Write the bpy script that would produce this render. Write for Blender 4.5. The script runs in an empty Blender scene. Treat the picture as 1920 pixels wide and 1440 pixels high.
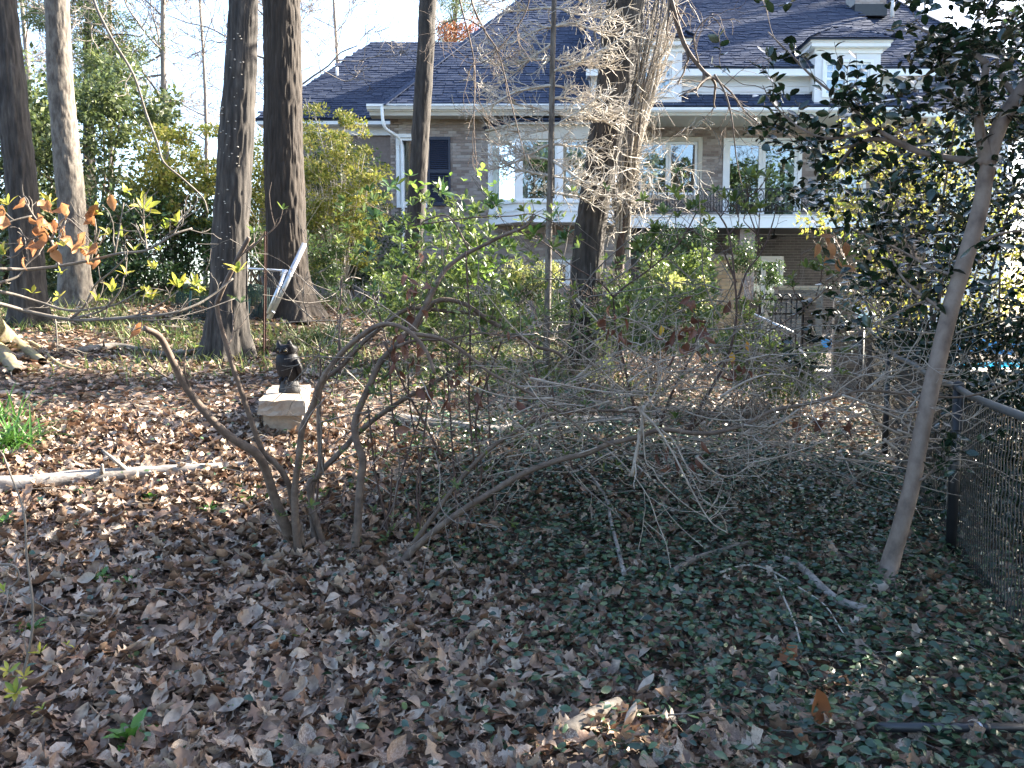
import bpy, math, random
import numpy as np
from mathutils import Matrix, Vector
R = math.radians
rng = np.random.default_rng(7)
random.seed(7)
sc = bpy.context.scene
COL = sc.collection

# ------------------------------------------------------------------ camera, sky, sun, exposure
FPX, PITCH, EYE = 1478.0, R(5.03), 1.7
cam = bpy.data.cameras.new('camera')
cam.sensor_width = 36.0
cam.lens = 36.0 * FPX / 1920.0
cam.clip_start, cam.clip_end = 0.05, 900
co = bpy.data.objects.new('camera', cam)
COL.objects.link(co)
co.location = (0, 0, EYE)
co.rotation_euler = (R(90) - PITCH, 0, 0)
sc.camera = co

SUN_EL, SUN_AZ = R(30), R(63)          # azimuth from +Y towards +X
SDIR = np.array([math.cos(SUN_EL) * math.sin(SUN_AZ), math.cos(SUN_EL) * math.cos(SUN_AZ), math.sin(SUN_EL)])
world = bpy.data.worlds.new('World')
sc.world = world
world.use_nodes = True
wn = world.node_tree
wn.nodes.clear()
sky = wn.nodes.new('ShaderNodeTexSky')
sky.sky_type = 'NISHITA'
sky.sun_disc = False
sky.sun_elevation = SUN_EL
sky.sun_rotation = SUN_AZ
sky.air_density, sky.dust_density, sky.ozone_density = 1.0, 2.2, 2.0
bg = wn.nodes.new('ShaderNodeBackground')
bg.inputs['Strength'].default_value = 0.105
wo = wn.nodes.new('ShaderNodeOutputWorld')
wn.links.new(sky.outputs[0], bg.inputs[0])
wn.links.new(bg.outputs[0], wo.inputs[0])

sl = bpy.data.lights.new('sun', 'SUN')
sl.energy = 5.0
sl.angle = R(0.5)
sl.color = (1.0, 0.91, 0.77)
so = bpy.data.objects.new('sun', sl)
COL.objects.link(so)
so.rotation_euler = Vector(SDIR).to_track_quat('Z', 'Y').to_euler()
so.location = (20, 10, 20)

sc.view_settings.view_transform = 'Standard'
sc.view_settings.look = 'None'
sc.view_settings.exposure = 3.0
sc.view_settings.gamma = 1.0
sc.view_settings.use_curve_mapping = False
sc.cycles.max_bounces = 8
sc.cycles.transparent_max_bounces = 16
sc.cycles.use_denoising = True

# ------------------------------------------------------------------ photograph <-> world
def raydir(px, py):
    x, y = (px - 960.0) / FPX, (720.0 - py) / FPX
    cp, sp = math.cos(PITCH), math.sin(PITCH)
    return np.array([x, cp + y * sp, -sp + y * cp])
def P(px, py, d):
    r = raydir(px, py)
    return np.array([0, 0, EYE]) + r * (d / r[1])
def pix(p):
    cp, sp = math.cos(PITCH), math.sin(PITCH)
    p = np.atleast_2d(p) - np.array([0, 0, EYE])
    f = p[:, 1] * cp - p[:, 2] * sp
    u = p[:, 1] * sp + p[:, 2] * cp
    return np.stack([960 + FPX * p[:, 0] / f, 720 - FPX * u / f, f], 1)
def SZ(d):                               # metres per photo pixel at distance d
    return d / FPX
def on_plane(px, py, y0, z0, slope):     # ray meets z = z0 + slope (y - y0)
    r = raydir(px, py)
    t = (z0 - slope * y0 - EYE) / (r[2] - slope * r[1])
    return np.array([0, 0, EYE]) + r * t

# ------------------------------------------------------------------ smooth noise
def hashgrid(seed, n=64):
    return np.random.default_rng(seed).random((n, n))
def vnoise(x, y, seed):
    g = hashgrid(seed); n = g.shape[0]
    xi, yi = np.floor(x).astype(int), np.floor(y).astype(int)
    fx, fy = x - xi, y - yi
    fx, fy = fx * fx * (3 - 2 * fx), fy * fy * (3 - 2 * fy)
    a, b = g[xi % n, yi % n], g[(xi + 1) % n, yi % n]
    c, d = g[xi % n, (yi + 1) % n], g[(xi + 1) % n, (yi + 1) % n]
    return (a * (1 - fx) + b * fx) * (1 - fy) + (c * (1 - fx) + d * fx) * fy

# ------------------------------------------------------------------ the lie of the land
_pxc = [(960,1440,2.95),(200,1440,2.95),(1800,1440,2.95),(1780,1040,5.6),(1658,860,9.1),(1655,1100,4.93),
        (660,1060,5.2),(200,1100,4.6),(230,905,6.0),(525,818,7.1),(60,690,9.0),(430,680,10.6),(540,585,13),
        (60,590,12.5),(135,565,14),(1000,800,7.8),(1000,705,10.5),(960,650,14)]
_wc = [(1.4,7,.36),(2.4,7,.14),(1.5,9,.6),(3,9,.22),(2.5,11,.7),(4.6,11.8,.42),(-6,18,2.2),(0,18,1.3),(5,18,1.0),(10,18,.8),
       (0,21,1.25),(5,21,1.1),(10,10,-.1),(10,5,-.2),(8,3,-.2),(0,0,0),(-4,2,.02),(4,2,0),(0,-6,0),(-10,0,.2),(10,-5,-.1),
       (-12,8,1.0),(-14,14,1.9),(-12,22,2.4),(-30,30,2.6),(30,30,.8),(0,60,1.6),(60,60,1.0),(-60,60,2.4),(0,120,1.6),(80,120,1.4),(-80,120,2.2),(-60,0,.8),(60,0,-.2),(0,-40,0),(-40,-40,.3),(40,-40,0)]
_cp = np.array([P(*c) for c in _pxc] + [np.array(w, float) for w in _wc])
def _tps(xs, ys, zs, lam=0.02):
    s = 1 / 10.
    X = np.stack([xs, ys], 1) * s; n = len(X)
    d2 = ((X[:, None] - X[None]) ** 2).sum(-1)
    K = d2 * np.log(d2 + 1e-9) * .5 + np.eye(n) * lam
    Pm = np.concatenate([np.ones((n, 1)), X], 1)
    A = np.block([[K, Pm], [Pm.T, np.zeros((3, 3))]])
    w = np.linalg.solve(A, np.concatenate([zs, np.zeros(3)]))
    def f(x, y):
        Q = np.stack([np.ravel(x), np.ravel(y)], 1) * s
        out = np.empty(len(Q))
        for i in range(0, len(Q), 20000):
            q = Q[i:i + 20000]
            d2 = ((q[:, None] - X[None]) ** 2).sum(-1)
            out[i:i + 20000] = (d2 * np.log(d2 + 1e-9) * .5) @ w[:n] + w[n] + q @ w[n + 1:]
        return out.reshape(np.shape(x))
    return f
_gf = _tps(_cp[:, 0], _cp[:, 1], _cp[:, 2])
def gz(x, y):
    x, y = np.asarray(x, float), np.asarray(y, float)
    z = np.clip(_gf(x, y), -.6, 3.0)
    return z + .05 * (vnoise(x * .9 + 50, y * .9 + 50, 3) - .5) + .035 * (vnoise(x * 3 + 50, y * 3 + 50, 4) - .5)
def G(px, py):                           # where the ray through a pixel meets the ground
    r = raydir(px, py)
    ts = np.linspace(1.5, 45, 1800)
    p = np.array([0, 0, EYE]) + ts[:, None] * r
    h = p[:, 2] - gz(p[:, 0], p[:, 1])
    k = np.argmax(h < 0) if (h < 0).any() else len(ts) - 1
    return np.array([p[k, 0], p[k, 1], float(gz(p[k, 0], p[k, 1]))])
def GD(px, d):                           # the ground below a pixel column at distance d
    p = P(px, 700, d)
    return np.array([p[0], d, float(gz(p[0], d))])

# ------------------------------------------------------------------ objects
def tag(o, label=None, cat=None, group=None, kind=None):
    if label: o['label'] = label
    if cat: o['category'] = cat
    if group: o['group'] = group
    if kind: o['kind'] = kind
    return o
def thing(name, loc, label, cat, group=None):
    o = bpy.data.objects.new(name, None)
    COL.objects.link(o)
    o.location = tuple(float(v) for v in loc)
    o.empty_display_size = .1
    return tag(o, label, cat, group)
def adopt(o, parent):
    if parent is not None:
        o.parent = parent
        if parent.type == 'EMPTY':
            o.matrix_parent_inverse = Matrix.Translation(-parent.location)
        else:
            o.matrix_parent_inverse = parent.matrix_basis.inverted() if parent.parent is None else Matrix.Identity(4)
    return o
def link(name, me, parent=None):
    o = bpy.data.objects.new(name, me)
    COL.objects.link(o)
    return adopt(o, parent)

class MB:
    """collects vertices and faces, then links them as ONE mesh object in world coordinates"""
    def __init__(s):
        s.V, s.F, s.n = [], {3: [], 4: []}, 0
    def add(s, V, *Fs):
        V = np.asarray(V, float).reshape(-1, 3)
        for F in Fs:
            F = np.asarray(F, int)
            if F.size: s.F[F.shape[1]].append(F + s.n)
        s.V.append(V); s.n += len(V)
    def mesh(s, name, m, smooth=True):
        V = np.concatenate(s.V) if s.V else np.zeros((0, 3))
        me = bpy.data.meshes.new(name)
        loops, tot = [], []
        for k in (3, 4):
            if s.F[k]:
                F = np.concatenate(s.F[k]); loops.append(F.ravel()); tot.append(np.full(len(F), k))
        L, T = np.concatenate(loops), np.concatenate(tot)
        me.vertices.add(len(V)); me.vertices.foreach_set('co', V.astype(np.float32).ravel())
        me.loops.add(len(L)); me.loops.foreach_set('vertex_index', L.astype(np.int32))
        me.polygons.add(len(T))
        me.polygons.foreach_set('loop_start', np.concatenate([[0], np.cumsum(T)[:-1]]).astype(np.int32))
        me.polygons.foreach_set('loop_total', T.astype(np.int32))
        me.polygons.foreach_set('use_smooth', np.full(len(T), smooth))
        if m: me.materials.append(m)
        me.update(calc_edges=True)
        return me
    def build(s, name, m, parent=None, smooth=True):
        return link(name, s.mesh(name, m, smooth), parent)
    # ---- shapes
    def box(s, lo, hi):
        lo, hi = np.minimum(lo, hi), np.maximum(lo, hi)
        v = np.array([[x, y, z] for x in (lo[0], hi[0]) for y in (lo[1], hi[1]) for z in (lo[2], hi[2])])
        s.add(v, [[0, 1, 3, 2], [4, 6, 7, 5], [0, 4, 5, 1], [2, 3, 7, 6], [0, 2, 6, 4], [1, 5, 7, 3]])
    def obox(s, c, X, Y, Z):             # centre and three half-axes
        c, X, Y, Z = map(np.asarray, (c, X, Y, Z))
        v = np.array([c + a * X + b * Y + e * Z for a in (-1, 1) for b in (-1, 1) for e in (-1, 1)])
        s.add(v, [[0, 1, 3, 2], [4, 6, 7, 5], [0, 4, 5, 1], [2, 3, 7, 6], [0, 2, 6, 4], [1, 5, 7, 3]])
    def prism(s, poly, off):             # polygon (3D, convex) pushed along off
        p = np.asarray(poly, float); q = p + np.asarray(off); n = len(p)
        s.add(np.concatenate([p, q]), [[i, (i + 1) % n, n + (i + 1) % n, n + i] for i in range(n)],
              [[0, i + 1, i] for i in range(1, n - 1)] + [[n, n + i, n + i + 1] for i in range(1, n - 1)])
    def quad(s, a, b, c, d):
        s.add([a, b, c, d], [[0, 1, 2, 3]])
    def tube(s, pts, rad, n=6, sub=3, cap=True, wob=0.0):
        pts = np.asarray(pts, float); rad = np.broadcast_to(np.asarray(rad, float), (len(pts),)) if np.ndim(rad) == 0 or len(np.atleast_1d(rad)) == len(pts) else np.linspace(rad[0], rad[-1], len(pts))
        if sub > 1 and len(pts) > 2:
            pts, rad = crom(pts, rad, sub)
        t = np.gradient(pts, axis=0); t /= np.linalg.norm(t, axis=1)[:, None] + 1e-12
        m = np.abs(t.mean(0)); ref = np.eye(3)[np.argmin(m)]
        u = np.cross(t, ref); u /= np.linalg.norm(u, axis=1)[:, None] + 1e-12
        v = np.cross(t, u)
        a = np.arange(n) * 2 * np.pi / n
        rr = rad[:, None] * (1 + (wob * (rng.random((len(pts), n)) - .5) if wob else 0))
        ring = pts[:, None] + rr[..., None] * (np.cos(a)[None, :, None] * u[:, None] + np.sin(a)[None, :, None] * v[:, None])
        k = len(pts)
        i, j = np.meshgrid(np.arange(k - 1), np.arange(n), indexing='ij')
        q = np.stack([i * n + j, i * n + (j + 1) % n, (i + 1) * n + (j + 1) % n, (i + 1) * n + j], -1).reshape(-1, 4)
        V = ring.reshape(-1, 3)
        if cap:
            V = np.concatenate([V, pts[:1], pts[-1:]])
            b = k * n
            c = [[b, (x + 1) % n, x] for x in range(n)] + [[b + 1, (k - 1) * n + x, (k - 1) * n + (x + 1) % n] for x in range(n)]
            s.add(V, q, c)
        else:
            s.add(V, q)
    def lathe(s, c, prof, n=16, sx=1., sy=1.):
        prof = np.asarray(prof, float); a = np.arange(n) * 2 * np.pi / n; k = len(prof)
        V = np.stack([c[0] + prof[:, :1] * np.cos(a) * sx, c[1] + prof[:, :1] * np.sin(a) * sy, c[2] + prof[:, 1:] + 0 * a], -1).reshape(-1, 3)
        i, j = np.meshgrid(np.arange(k - 1), np.arange(n), indexing='ij')
        s.add(V, np.stack([i * n + j, i * n + (j + 1) % n, (i + 1) * n + (j + 1) % n, (i + 1) * n + j], -1).reshape(-1, 4))
    def stamp(s, T, pos, rot):           # template (V, F) at N places with N 3x3 matrices
        V, F = T
        W = np.einsum('nij,kj->nki', rot, V) + pos[:, None]
        off = (np.arange(len(pos)) * len(V))[:, None, None]
        s.add(W.reshape(-1, 3), (F[None] + off).reshape(-1, F.shape[1]))

def crom(p, r, sub):
    n = len(p); P0 = np.concatenate([2 * p[:1] - p[1:2], p, 2 * p[-1:] - p[-2:-1]])
    out, ro = [], []
    for i in range(n - 1):
        a, b, c, d = P0[i], P0[i + 1], P0[i + 2], P0[i + 3]
        for k in range(sub):
            t = k / sub
            out.append(.5 * (2 * b + (c - a) * t + (2 * a - 5 * b + 4 * c - d) * t * t + (3 * b - a - 3 * c + d) * t ** 3))
            ro.append(r[i] * (1 - t) + r[i + 1] * t)
    out.append(p[-1]); ro.append(r[-1])
    return np.array(out), np.array(ro)

def unit(v):
    v = np.asarray(v, float); return v / (np.linalg.norm(v, axis=-1, keepdims=True) + 1e-12)
def frames(axis, up):
    x = unit(axis); z = unit(up - (up * x).sum(-1, keepdims=True) * x); y = np.cross(z, x)
    return np.stack([x, y, z], -1)
def rand_unit(n):
    return unit(rng.normal(size=(n, 3)))

# ------------------------------------------------------------------ leaf templates (unit length along x)
def leaf_T(outline, curl=0., fold=0., twist=0., wave=0.):
    V, F = [], []
    for i, (s, w) in enumerate(outline):
        z = curl * (s - .3) ** 2 + wave * math.sin(s * 9)
        tw = twist * (s - .5)
        V += [[s, w * math.cos(tw), z + fold * w + w * math.sin(tw)], [s, 0, z], [s, -w * math.cos(tw), z + fold * w - w * math.sin(tw)]]
        if i:
            b = 3 * i
            F += [[b - 3, b, b + 1, b - 2], [b - 2, b + 1, b + 2, b - 1]]
    V = np.array(V); V[:, 2] -= V[0, 2]
    return V, np.array(F)
OAK = [(0, .012), (.12, .03), (.2, .13), (.27, .24), (.34, .1), (.42, .09), (.5, .33), (.58, .36), (.63, .12), (.7, .1), (.78, .27), (.84, .2), (.88, .09), (1, .008)]
OAK2 = [(0, .012), (.14, .05), (.24, .2), (.32, .13), (.42, .28), (.5, .18), (.6, .33), (.68, .2), (.78, .28), (.86, .16), (1, .02)]
BEECH = [(0, .01), (.15, .15), (.35, .27), (.6, .26), (.82, .14), (1, .01)]
LANCE = [(0, .02), (.15, .07), (.4, .15), (.65, .17), (.86, .1), (1, .01)]
OVAL = [(0, .02), (.2, .2), (.5, .28), (.8, .18), (1, .01)]
def diamond(w=.3, fold=.25):
    return np.array([[0, 0, 0], [.45, w, fold * w], [1, 0, 0], [.45, -w, fold * w]]), np.array([[0, 3, 2, 1]])
def two(w=.28, fold=.3, bend=-.15):
    return (np.array([[0, 0, 0], [.4, w, fold * w], [1, 0, bend], [.4, -w, fold * w], [.45, 0, 0]]),
            np.array([[0, 4, 1], [4, 2, 1], [0, 3, 4], [3, 2, 4]]))
OAKS = [leaf_T(OAK, .9, .5, .9, .05), leaf_T(OAK, -.9, .4, -1.1, .05), leaf_T(OAK2, 1.1, .8, 1.6, .04), leaf_T(OAK2, -.35, -.5, .3, .03),
        leaf_T(BEECH, 1.0, .9, 1.3), leaf_T(BEECH, -.8, .4, -.9), leaf_T(OAK, .9, -.5, -.4, .03)]
def low(o, **k):
    return leaf_T([o[0]] + o[2:-1:3] + [o[-1]], **k)
OAKS_FAR = [low(OAK, curl=.5, fold=.5), low(OAK2, curl=-.4, fold=.4, twist=.6), leaf_T(BEECH[::2] + [(1, .01)], .6, .6)]
LANCES = [leaf_T(LANCE, -.25, .3), leaf_T(LANCE, -.5, .45), leaf_T(LANCE, .15, .35)]
OVALS = [leaf_T(OVAL, -.2, .25), leaf_T(OVAL, -.4, .4), leaf_T(OVAL, .2, .15)]

class Leaves:
    """leaves of one plant: the ones that show largest become objects of their own, the rest one part of kind stuff"""
    def __init__(s, temps):
        s.T, s.t, s.p, s.m = temps, [], [], []
    def add(s, pos, rot, ti=None):
        pos = np.atleast_2d(pos); n = len(pos)
        s.p.append(pos); s.m.append(rot); s.t.append(rng.integers(0, len(s.T), n) if ti is None else np.full(n, ti))
    def finish(s, parent, m, n_ind=120, name='leaf', mass='foliage'):
        if not s.p: return
        p, r, t = np.concatenate(s.p), np.concatenate(s.m), np.concatenate(s.t)
        q = pix(p); inn = (q[:, 0] > 0) & (q[:, 0] < 1920) & (q[:, 1] > 0) & (q[:, 1] < 1440) & (q[:, 2] > .2)
        size = np.linalg.norm(r[:, :, 0], axis=1) / np.maximum(q[:, 2], .2)
        order = np.argsort(-(size * inn))
        ind = order[:min(n_ind, int(inn.sum()))]
        rest = np.setdiff1d(np.arange(len(p)), ind)
        meshes = []
        for V, F in s.T:
            b = MB(); b.add(V, F); meshes.append(b.mesh(name, m))
        for i in ind:
            M = np.eye(4); M[:3, :3] = r[i]; M[:3, 3] = p[i]
            o = bpy.data.objects.new(name, meshes[t[i]]); COL.objects.link(o)
            o.matrix_basis = Matrix(M.tolist())
            adopt(o, parent)
        if len(rest):
            b = MB()
            for k in range(len(s.T)):
                j = rest[t[rest] == k]
                if len(j): b.stamp(s.T[k], p[j], r[j])
            tag(b.build(mass, m, parent), kind='stuff')

def rosette(L, pos, axis, n, length, spread=(50, 85), jit=.15):
    axis = unit(axis); ph = rng.random() * 6.28
    a = unit(np.cross(axis, [.3, .8, .5])); b = np.cross(axis, a)
    k = np.arange(n); th = ph + k * 2.4; el = np.radians(rng.uniform(spread[0], spread[1], n)) * (.55 + .45 * (k + 1) / n)
    d = np.cos(el)[:, None] * axis + np.sin(el)[:, None] * (np.cos(th)[:, None] * a + np.sin(th)[:, None] * b)
    up = np.sin(el)[:, None] * axis - np.cos(el)[:, None] * (np.cos(th)[:, None] * a + np.sin(th)[:, None] * b) + rng.normal(size=(n, 3)) * jit
    m = frames(d, up) * (length * rng.uniform(.7, 1.12, n))[:, None, None]
    L.add(np.asarray(pos) + d * length * .06, m)

# ------------------------------------------------------------------ materials
def newmat(name):
    m = bpy.data.materials.new(name); m.use_nodes = True
    nt = m.node_tree; nt.nodes.clear()
    return m, nt, nt.nodes, nt.links
def ramp(nt, cols):
    r = nt.nodes.new('ShaderNodeValToRGB'); e = r.color_ramp.elements; n = len(cols)
    for i in range(1, n - 1): e.new(i / (n - 1))
    for i, c in enumerate(cols): e[i].color = (c[0], c[1], c[2], 1)
    return r
def mat(name, cols, rough=.8, scale=(6, 6, 6), nscale=1.0, detail=6, bump=0., bscale=None, bdist=.02, island=0., metal=0., spec=.5, trans=0., rvar=0., tcol=None):
    m, nt, N, L = newmat(name)
    out = N.new('ShaderNodeOutputMaterial'); pb = N.new('ShaderNodeBsdfPrincipled')
    tc = N.new('ShaderNodeTexCoord'); mp = N.new('ShaderNodeMapping'); mp.inputs['Scale'].default_value = scale
    L.new(tc.outputs['Object'], mp.inputs[0])
    nz = N.new('ShaderNodeTexNoise'); nz.inputs['Scale'].default_value = nscale; nz.inputs['Detail'].default_value = detail; nz.inputs['Roughness'].default_value = .62
    L.new(mp.outputs[0], nz.inputs['Vector'])
    rp = ramp(nt, cols)
    fac = nz.outputs['Fac']
    st = N.new('ShaderNodeMapRange'); st.inputs['From Min'].default_value = .25; st.inputs['From Max'].default_value = .75
    L.new(fac, st.inputs['Value']); fac = st.outputs[0]
    if island:
        g = N.new('ShaderNodeNewGeometry'); oi = N.new('ShaderNodeObjectInfo')
        a = N.new('ShaderNodeMath'); a.operation = 'ADD'; f = N.new('ShaderNodeMath'); f.operation = 'FRACT'
        L.new(g.outputs['Random Per Island'], a.inputs[0]); L.new(oi.outputs['Random'], a.inputs[1]); L.new(a.outputs[0], f.inputs[0])
        mx = N.new('ShaderNodeMix'); mx.data_type = 'FLOAT'; mx.inputs['Factor'].default_value = island
        L.new(fac, mx.inputs['A']); L.new(f.outputs[0], mx.inputs['B']); fac = mx.outputs[0]
    L.new(fac, rp.inputs[0]); L.new(rp.outputs[0], pb.inputs['Base Color'])
    pb.inputs['Roughness'].default_value = rough; pb.inputs['Metallic'].default_value = metal
    pb.inputs['Specular IOR Level'].default_value = spec
    if rvar:
        mr = N.new('ShaderNodeMapRange'); mr.inputs['To Min'].default_value = rough - rvar; mr.inputs['To Max'].default_value = rough + rvar
        L.new(nz.outputs['Fac'], mr.inputs['Value']); L.new(mr.outputs[0], pb.inputs['Roughness'])
    if bump:
        n2 = N.new('ShaderNodeTexNoise'); n2.inputs['Scale'].default_value = 1.0; n2.inputs['Detail'].default_value = 8
        m2 = N.new('ShaderNodeMapping'); m2.inputs['Scale'].default_value = bscale or scale
        L.new(tc.outputs['Object'], m2.inputs[0]); L.new(m2.outputs[0], n2.inputs['Vector'])
        bp = N.new('ShaderNodeBump'); bp.inputs['Strength'].default_value = bump; bp.inputs['Distance'].default_value = .28 / max(bscale or scale)
        L.new(n2.outputs['Fac'], bp.inputs['Height']); L.new(bp.outputs[0], pb.inputs['Normal'])
    if trans:
        tr = N.new('ShaderNodeBsdfTranslucent'); ms = N.new('ShaderNodeMixShader'); ms.inputs[0].default_value = trans
        if tcol:
            hs = N.new('ShaderNodeMix'); hs.data_type = 'RGBA'; hs.blend_type = 'MULTIPLY'; hs.inputs[0].default_value = 1
            L.new(rp.outputs[0], hs.inputs['A']); hs.inputs['B'].default_value = (*tcol, 1); L.new(hs.outputs['Result'], tr.inputs['Color'])
        else:
            L.new(rp.outputs[0], tr.inputs['Color'])
        L.new(pb.outputs[0], ms.inputs[1]); L.new(tr.outputs[0], ms.inputs[2]); L.new(ms.outputs[0], out.inputs[0])
    else:
        L.new(pb.outputs[0], out.inputs[0])
    return m
def leafmat(name, cols, rough=.45, trans=.35, island=.8, tcol=None, spec=.5):
    return mat(name, cols, rough=rough, scale=(14, 14, 14), island=island, trans=trans, tcol=tcol, spec=spec, detail=3)

M = {}
M['soil'] = mat('soil', [(.035, .026, .02), (.075, .055, .042), (.13, .10, .075)], .95, (3, 3, 3), bump=.6, bscale=(25, 25, 25))
M['litter'] = leafmat('dry oak leaf', [(.05, .024, .015), (.20, .11, .066), (.10, .058, .038), (.33, .225, .15), (.15, .09, .06), (.46, .37, .28), (.07, .042, .03), (.27, .165, .10), (.38, .31, .245), (.14, .092, .065), (.30, .235, .185)], .5, .15, .85)
M['litter_red'] = leafmat('orange brown leaf', [(.16, .055, .022), (.26, .095, .035), (.20, .08, .035)], .5, .3, .6)
M['litter_pale'] = leafmat('pale leaf', [(.40, .36, .31), (.33, .29, .25), (.46, .42, .37)], .6, .2, .5)
M['vinca'] = leafmat('vinca leaf', [(.010, .026, .018), (.018, .046, .025), (.034, .072, .033), (.075, .12, .045)], .34, .10, .85, spec=.5)
M['grass'] = leafmat('grass blade', [(.06, .10, .025), (.10, .15, .04), (.20, .22, .08), (.28, .26, .12)], .55, .35, .8)
M['liriope'] = leafmat('strap leaf', [(.03, .06, .025), (.06, .11, .04), (.09, .15, .05)], .4, .25, .8)
M['dandelion'] = leafmat('weed leaf', [(.05, .13, .02), (.09, .20, .03)], .45, .35, .6)
M['azalea'] = leafmat('azalea leaf', [(.035, .065, .018), (.07, .11, .028), (.12, .165, .04), (.20, .235, .055)], .4, .42, .8)
M['azalea_yellow'] = leafmat('yellowing azalea leaf', [(.14, .22, .035), (.30, .34, .05), (.45, .40, .06), (.34, .28, .06)], .4, .48, .85)
M['rhodo_dark'] = leafmat('dark rosette leaf', [(.025, .06, .02), (.045, .10, .025), (.08, .14, .03)], .32, .3, .8)
M['dry_orange'] = leafmat('hanging dry leaf', [(.16, .065, .028), (.30, .13, .055), (.42, .21, .09), (.22, .10, .045)], .6, .4, .45)
M['dry_dark'] = leafmat('dead curled leaf', [(.07, .028, .018), (.13, .05, .03), (.17, .08, .045)], .6, .2, .8)
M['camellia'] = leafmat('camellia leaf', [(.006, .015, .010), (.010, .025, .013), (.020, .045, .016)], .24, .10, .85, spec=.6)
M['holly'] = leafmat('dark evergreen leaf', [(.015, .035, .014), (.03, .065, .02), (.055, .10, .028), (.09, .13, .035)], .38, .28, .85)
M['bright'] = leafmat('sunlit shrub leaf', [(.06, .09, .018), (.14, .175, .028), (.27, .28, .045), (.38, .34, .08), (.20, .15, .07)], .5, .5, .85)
M['needle'] = leafmat('pine needle', [(.04, .07, .02), (.07, .10, .025), (.11, .13, .04)], .5, .3, .8)
M['boxwood'] = leafmat('small green leaf', [(.025, .05, .018), (.055, .095, .028), (.12, .165, .05)], .4, .35, .8)
M['nandina'] = leafmat('yellow leaf', [(.30, .34, .08), (.46, .45, .16), (.24, .31, .06)], .45, .5, .7)
M['bark_dark'] = mat('furrowed bark', [(.007, .006, .005), (.020, .0165, .014), (.045, .038, .032), (.095, .082, .07)], .92, (16, 16, 2.6), bump=.9, bscale=(60, 60, 9), bdist=.02)
M['bark_brown'] = mat('ridged brown bark', [(.008, .0055, .004), (.024, .017, .012), (.052, .038, .028)], .92, (26, 26, 2.2), bump=.9, bscale=(70, 70, 7), bdist=.02)
M['bark_pale'] = mat('pale scaly bark', [(.03, .024, .02), (.075, .062, .051), (.15, .13, .107), (.05, .04, .032)], .9, (14, 14, 5), bump=.8, bscale=(50, 50, 16), bdist=.015)
M['bark_moss'] = mat('mossy root bark', [(.10, .09, .04), (.20, .17, .07), (.14, .11, .08), (.28, .24, .12)], .95, (9, 9, 4), bump=.8, bscale=(40, 40, 14))
M['bark_stem'] = mat('brown stem bark', [(.05, .035, .026), (.11, .078, .058), (.18, .135, .10)], .85, (16, 16, 16), bump=.4, bscale=(60, 60, 30), bdist=.006)
M['bark_grey'] = mat('grey lichen stem', [(.07, .06, .05), (.14, .12, .10), (.22, .195, .165)], .85, (14, 14, 14), bump=.4, bscale=(60, 60, 30), bdist=.006)
M['bark_tan'] = mat('smooth tan bark', [(.07, .052, .042), (.145, .11, .09), (.21, .165, .135), (.10, .078, .064)], .8, (9, 9, 6), bump=.5, bscale=(45, 45, 80), bdist=.006)
M['bark_redstem'] = mat('reddish dark stem', [(.035, .022, .018), (.07, .04, .03), (.10, .06, .045)], .75, (20, 20, 20), bump=.3, bscale=(60, 60, 30), bdist=.004)
M['twig_pale'] = mat('pale twig', [(.30, .265, .22), (.43, .385, .325), (.52, .47, .40)], .8, (18, 18, 18))
M['twig_grey'] = mat('grey background twig', [(.12, .10, .085), (.2, .17, .145), (.27, .23, .19)], .85, (10, 10, 4))
M['deadwood'] = mat('weathered dead wood', [(.07, .06, .054), (.17, .15, .135), (.27, .245, .22), (.12, .105, .095)], .9, (5, 30, 30), bump=.7, bscale=(14, 90, 90), bdist=.01)
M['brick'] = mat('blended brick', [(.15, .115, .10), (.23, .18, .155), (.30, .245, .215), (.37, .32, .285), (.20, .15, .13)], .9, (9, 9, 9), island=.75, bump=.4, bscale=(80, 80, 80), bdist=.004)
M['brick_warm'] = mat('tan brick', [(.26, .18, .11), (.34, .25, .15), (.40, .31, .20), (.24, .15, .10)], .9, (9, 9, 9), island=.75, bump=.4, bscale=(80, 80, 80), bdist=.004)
M['mortar'] = mat('mortar', [(.26, .24, .22), (.34, .32, .295)], .95, (12, 12, 12), bump=.3)
M['shingle'] = mat('slate asphalt shingle', [(.020, .028, .050), (.032, .042, .072), (.050, .062, .096), (.038, .050, .082)], .85, (5, 5, 5), island=.4, bump=.5, bscale=(160, 160, 160), spec=.08)
M['white'] = mat('white trim paint', [(.70, .70, .69), (.80, .80, .79)], .5, (3, 3, 3))
M['siding'] = mat('pale lap siding paint', [(.60, .60, .60), (.70, .70, .70)], .6, (1.5, 1.5, 6))
M['beige'] = mat('beige trim paint', [(.42, .38, .32), (.50, .46, .39)], .65, (3, 3, 3))
M['navy'] = mat('navy shutter paint', [(.012, .017, .035), (.02, .026, .048)], .5, (4, 4, 4))
M['iron'] = mat('black wrought iron', [(.008, .008, .009), (.016, .016, .018)], .45, (9, 9, 9))
M['curtain'] = mat('pale green curtain', [(.50, .53, .46), (.62, .64, .57)], .9, (5, 5, 1))
M['shade'] = mat('roman shade cloth', [(.46, .50, .44), (.54, .57, .50)], .9, (6, 6, 6))
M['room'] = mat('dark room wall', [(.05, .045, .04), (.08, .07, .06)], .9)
M['stone'] = mat('rough sandstone', [(.16, .12, .09), (.24, .19, .145), (.31, .26, .205), (.20, .15, .115)], .9, (7, 7, 7), bump=.8, bscale=(40, 40, 40), bdist=.012)
M['concrete'] = mat('pool deck concrete', [(.48, .45, .40), (.58, .55, .50)], .9, (4, 4, 4), bump=.2)
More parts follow.
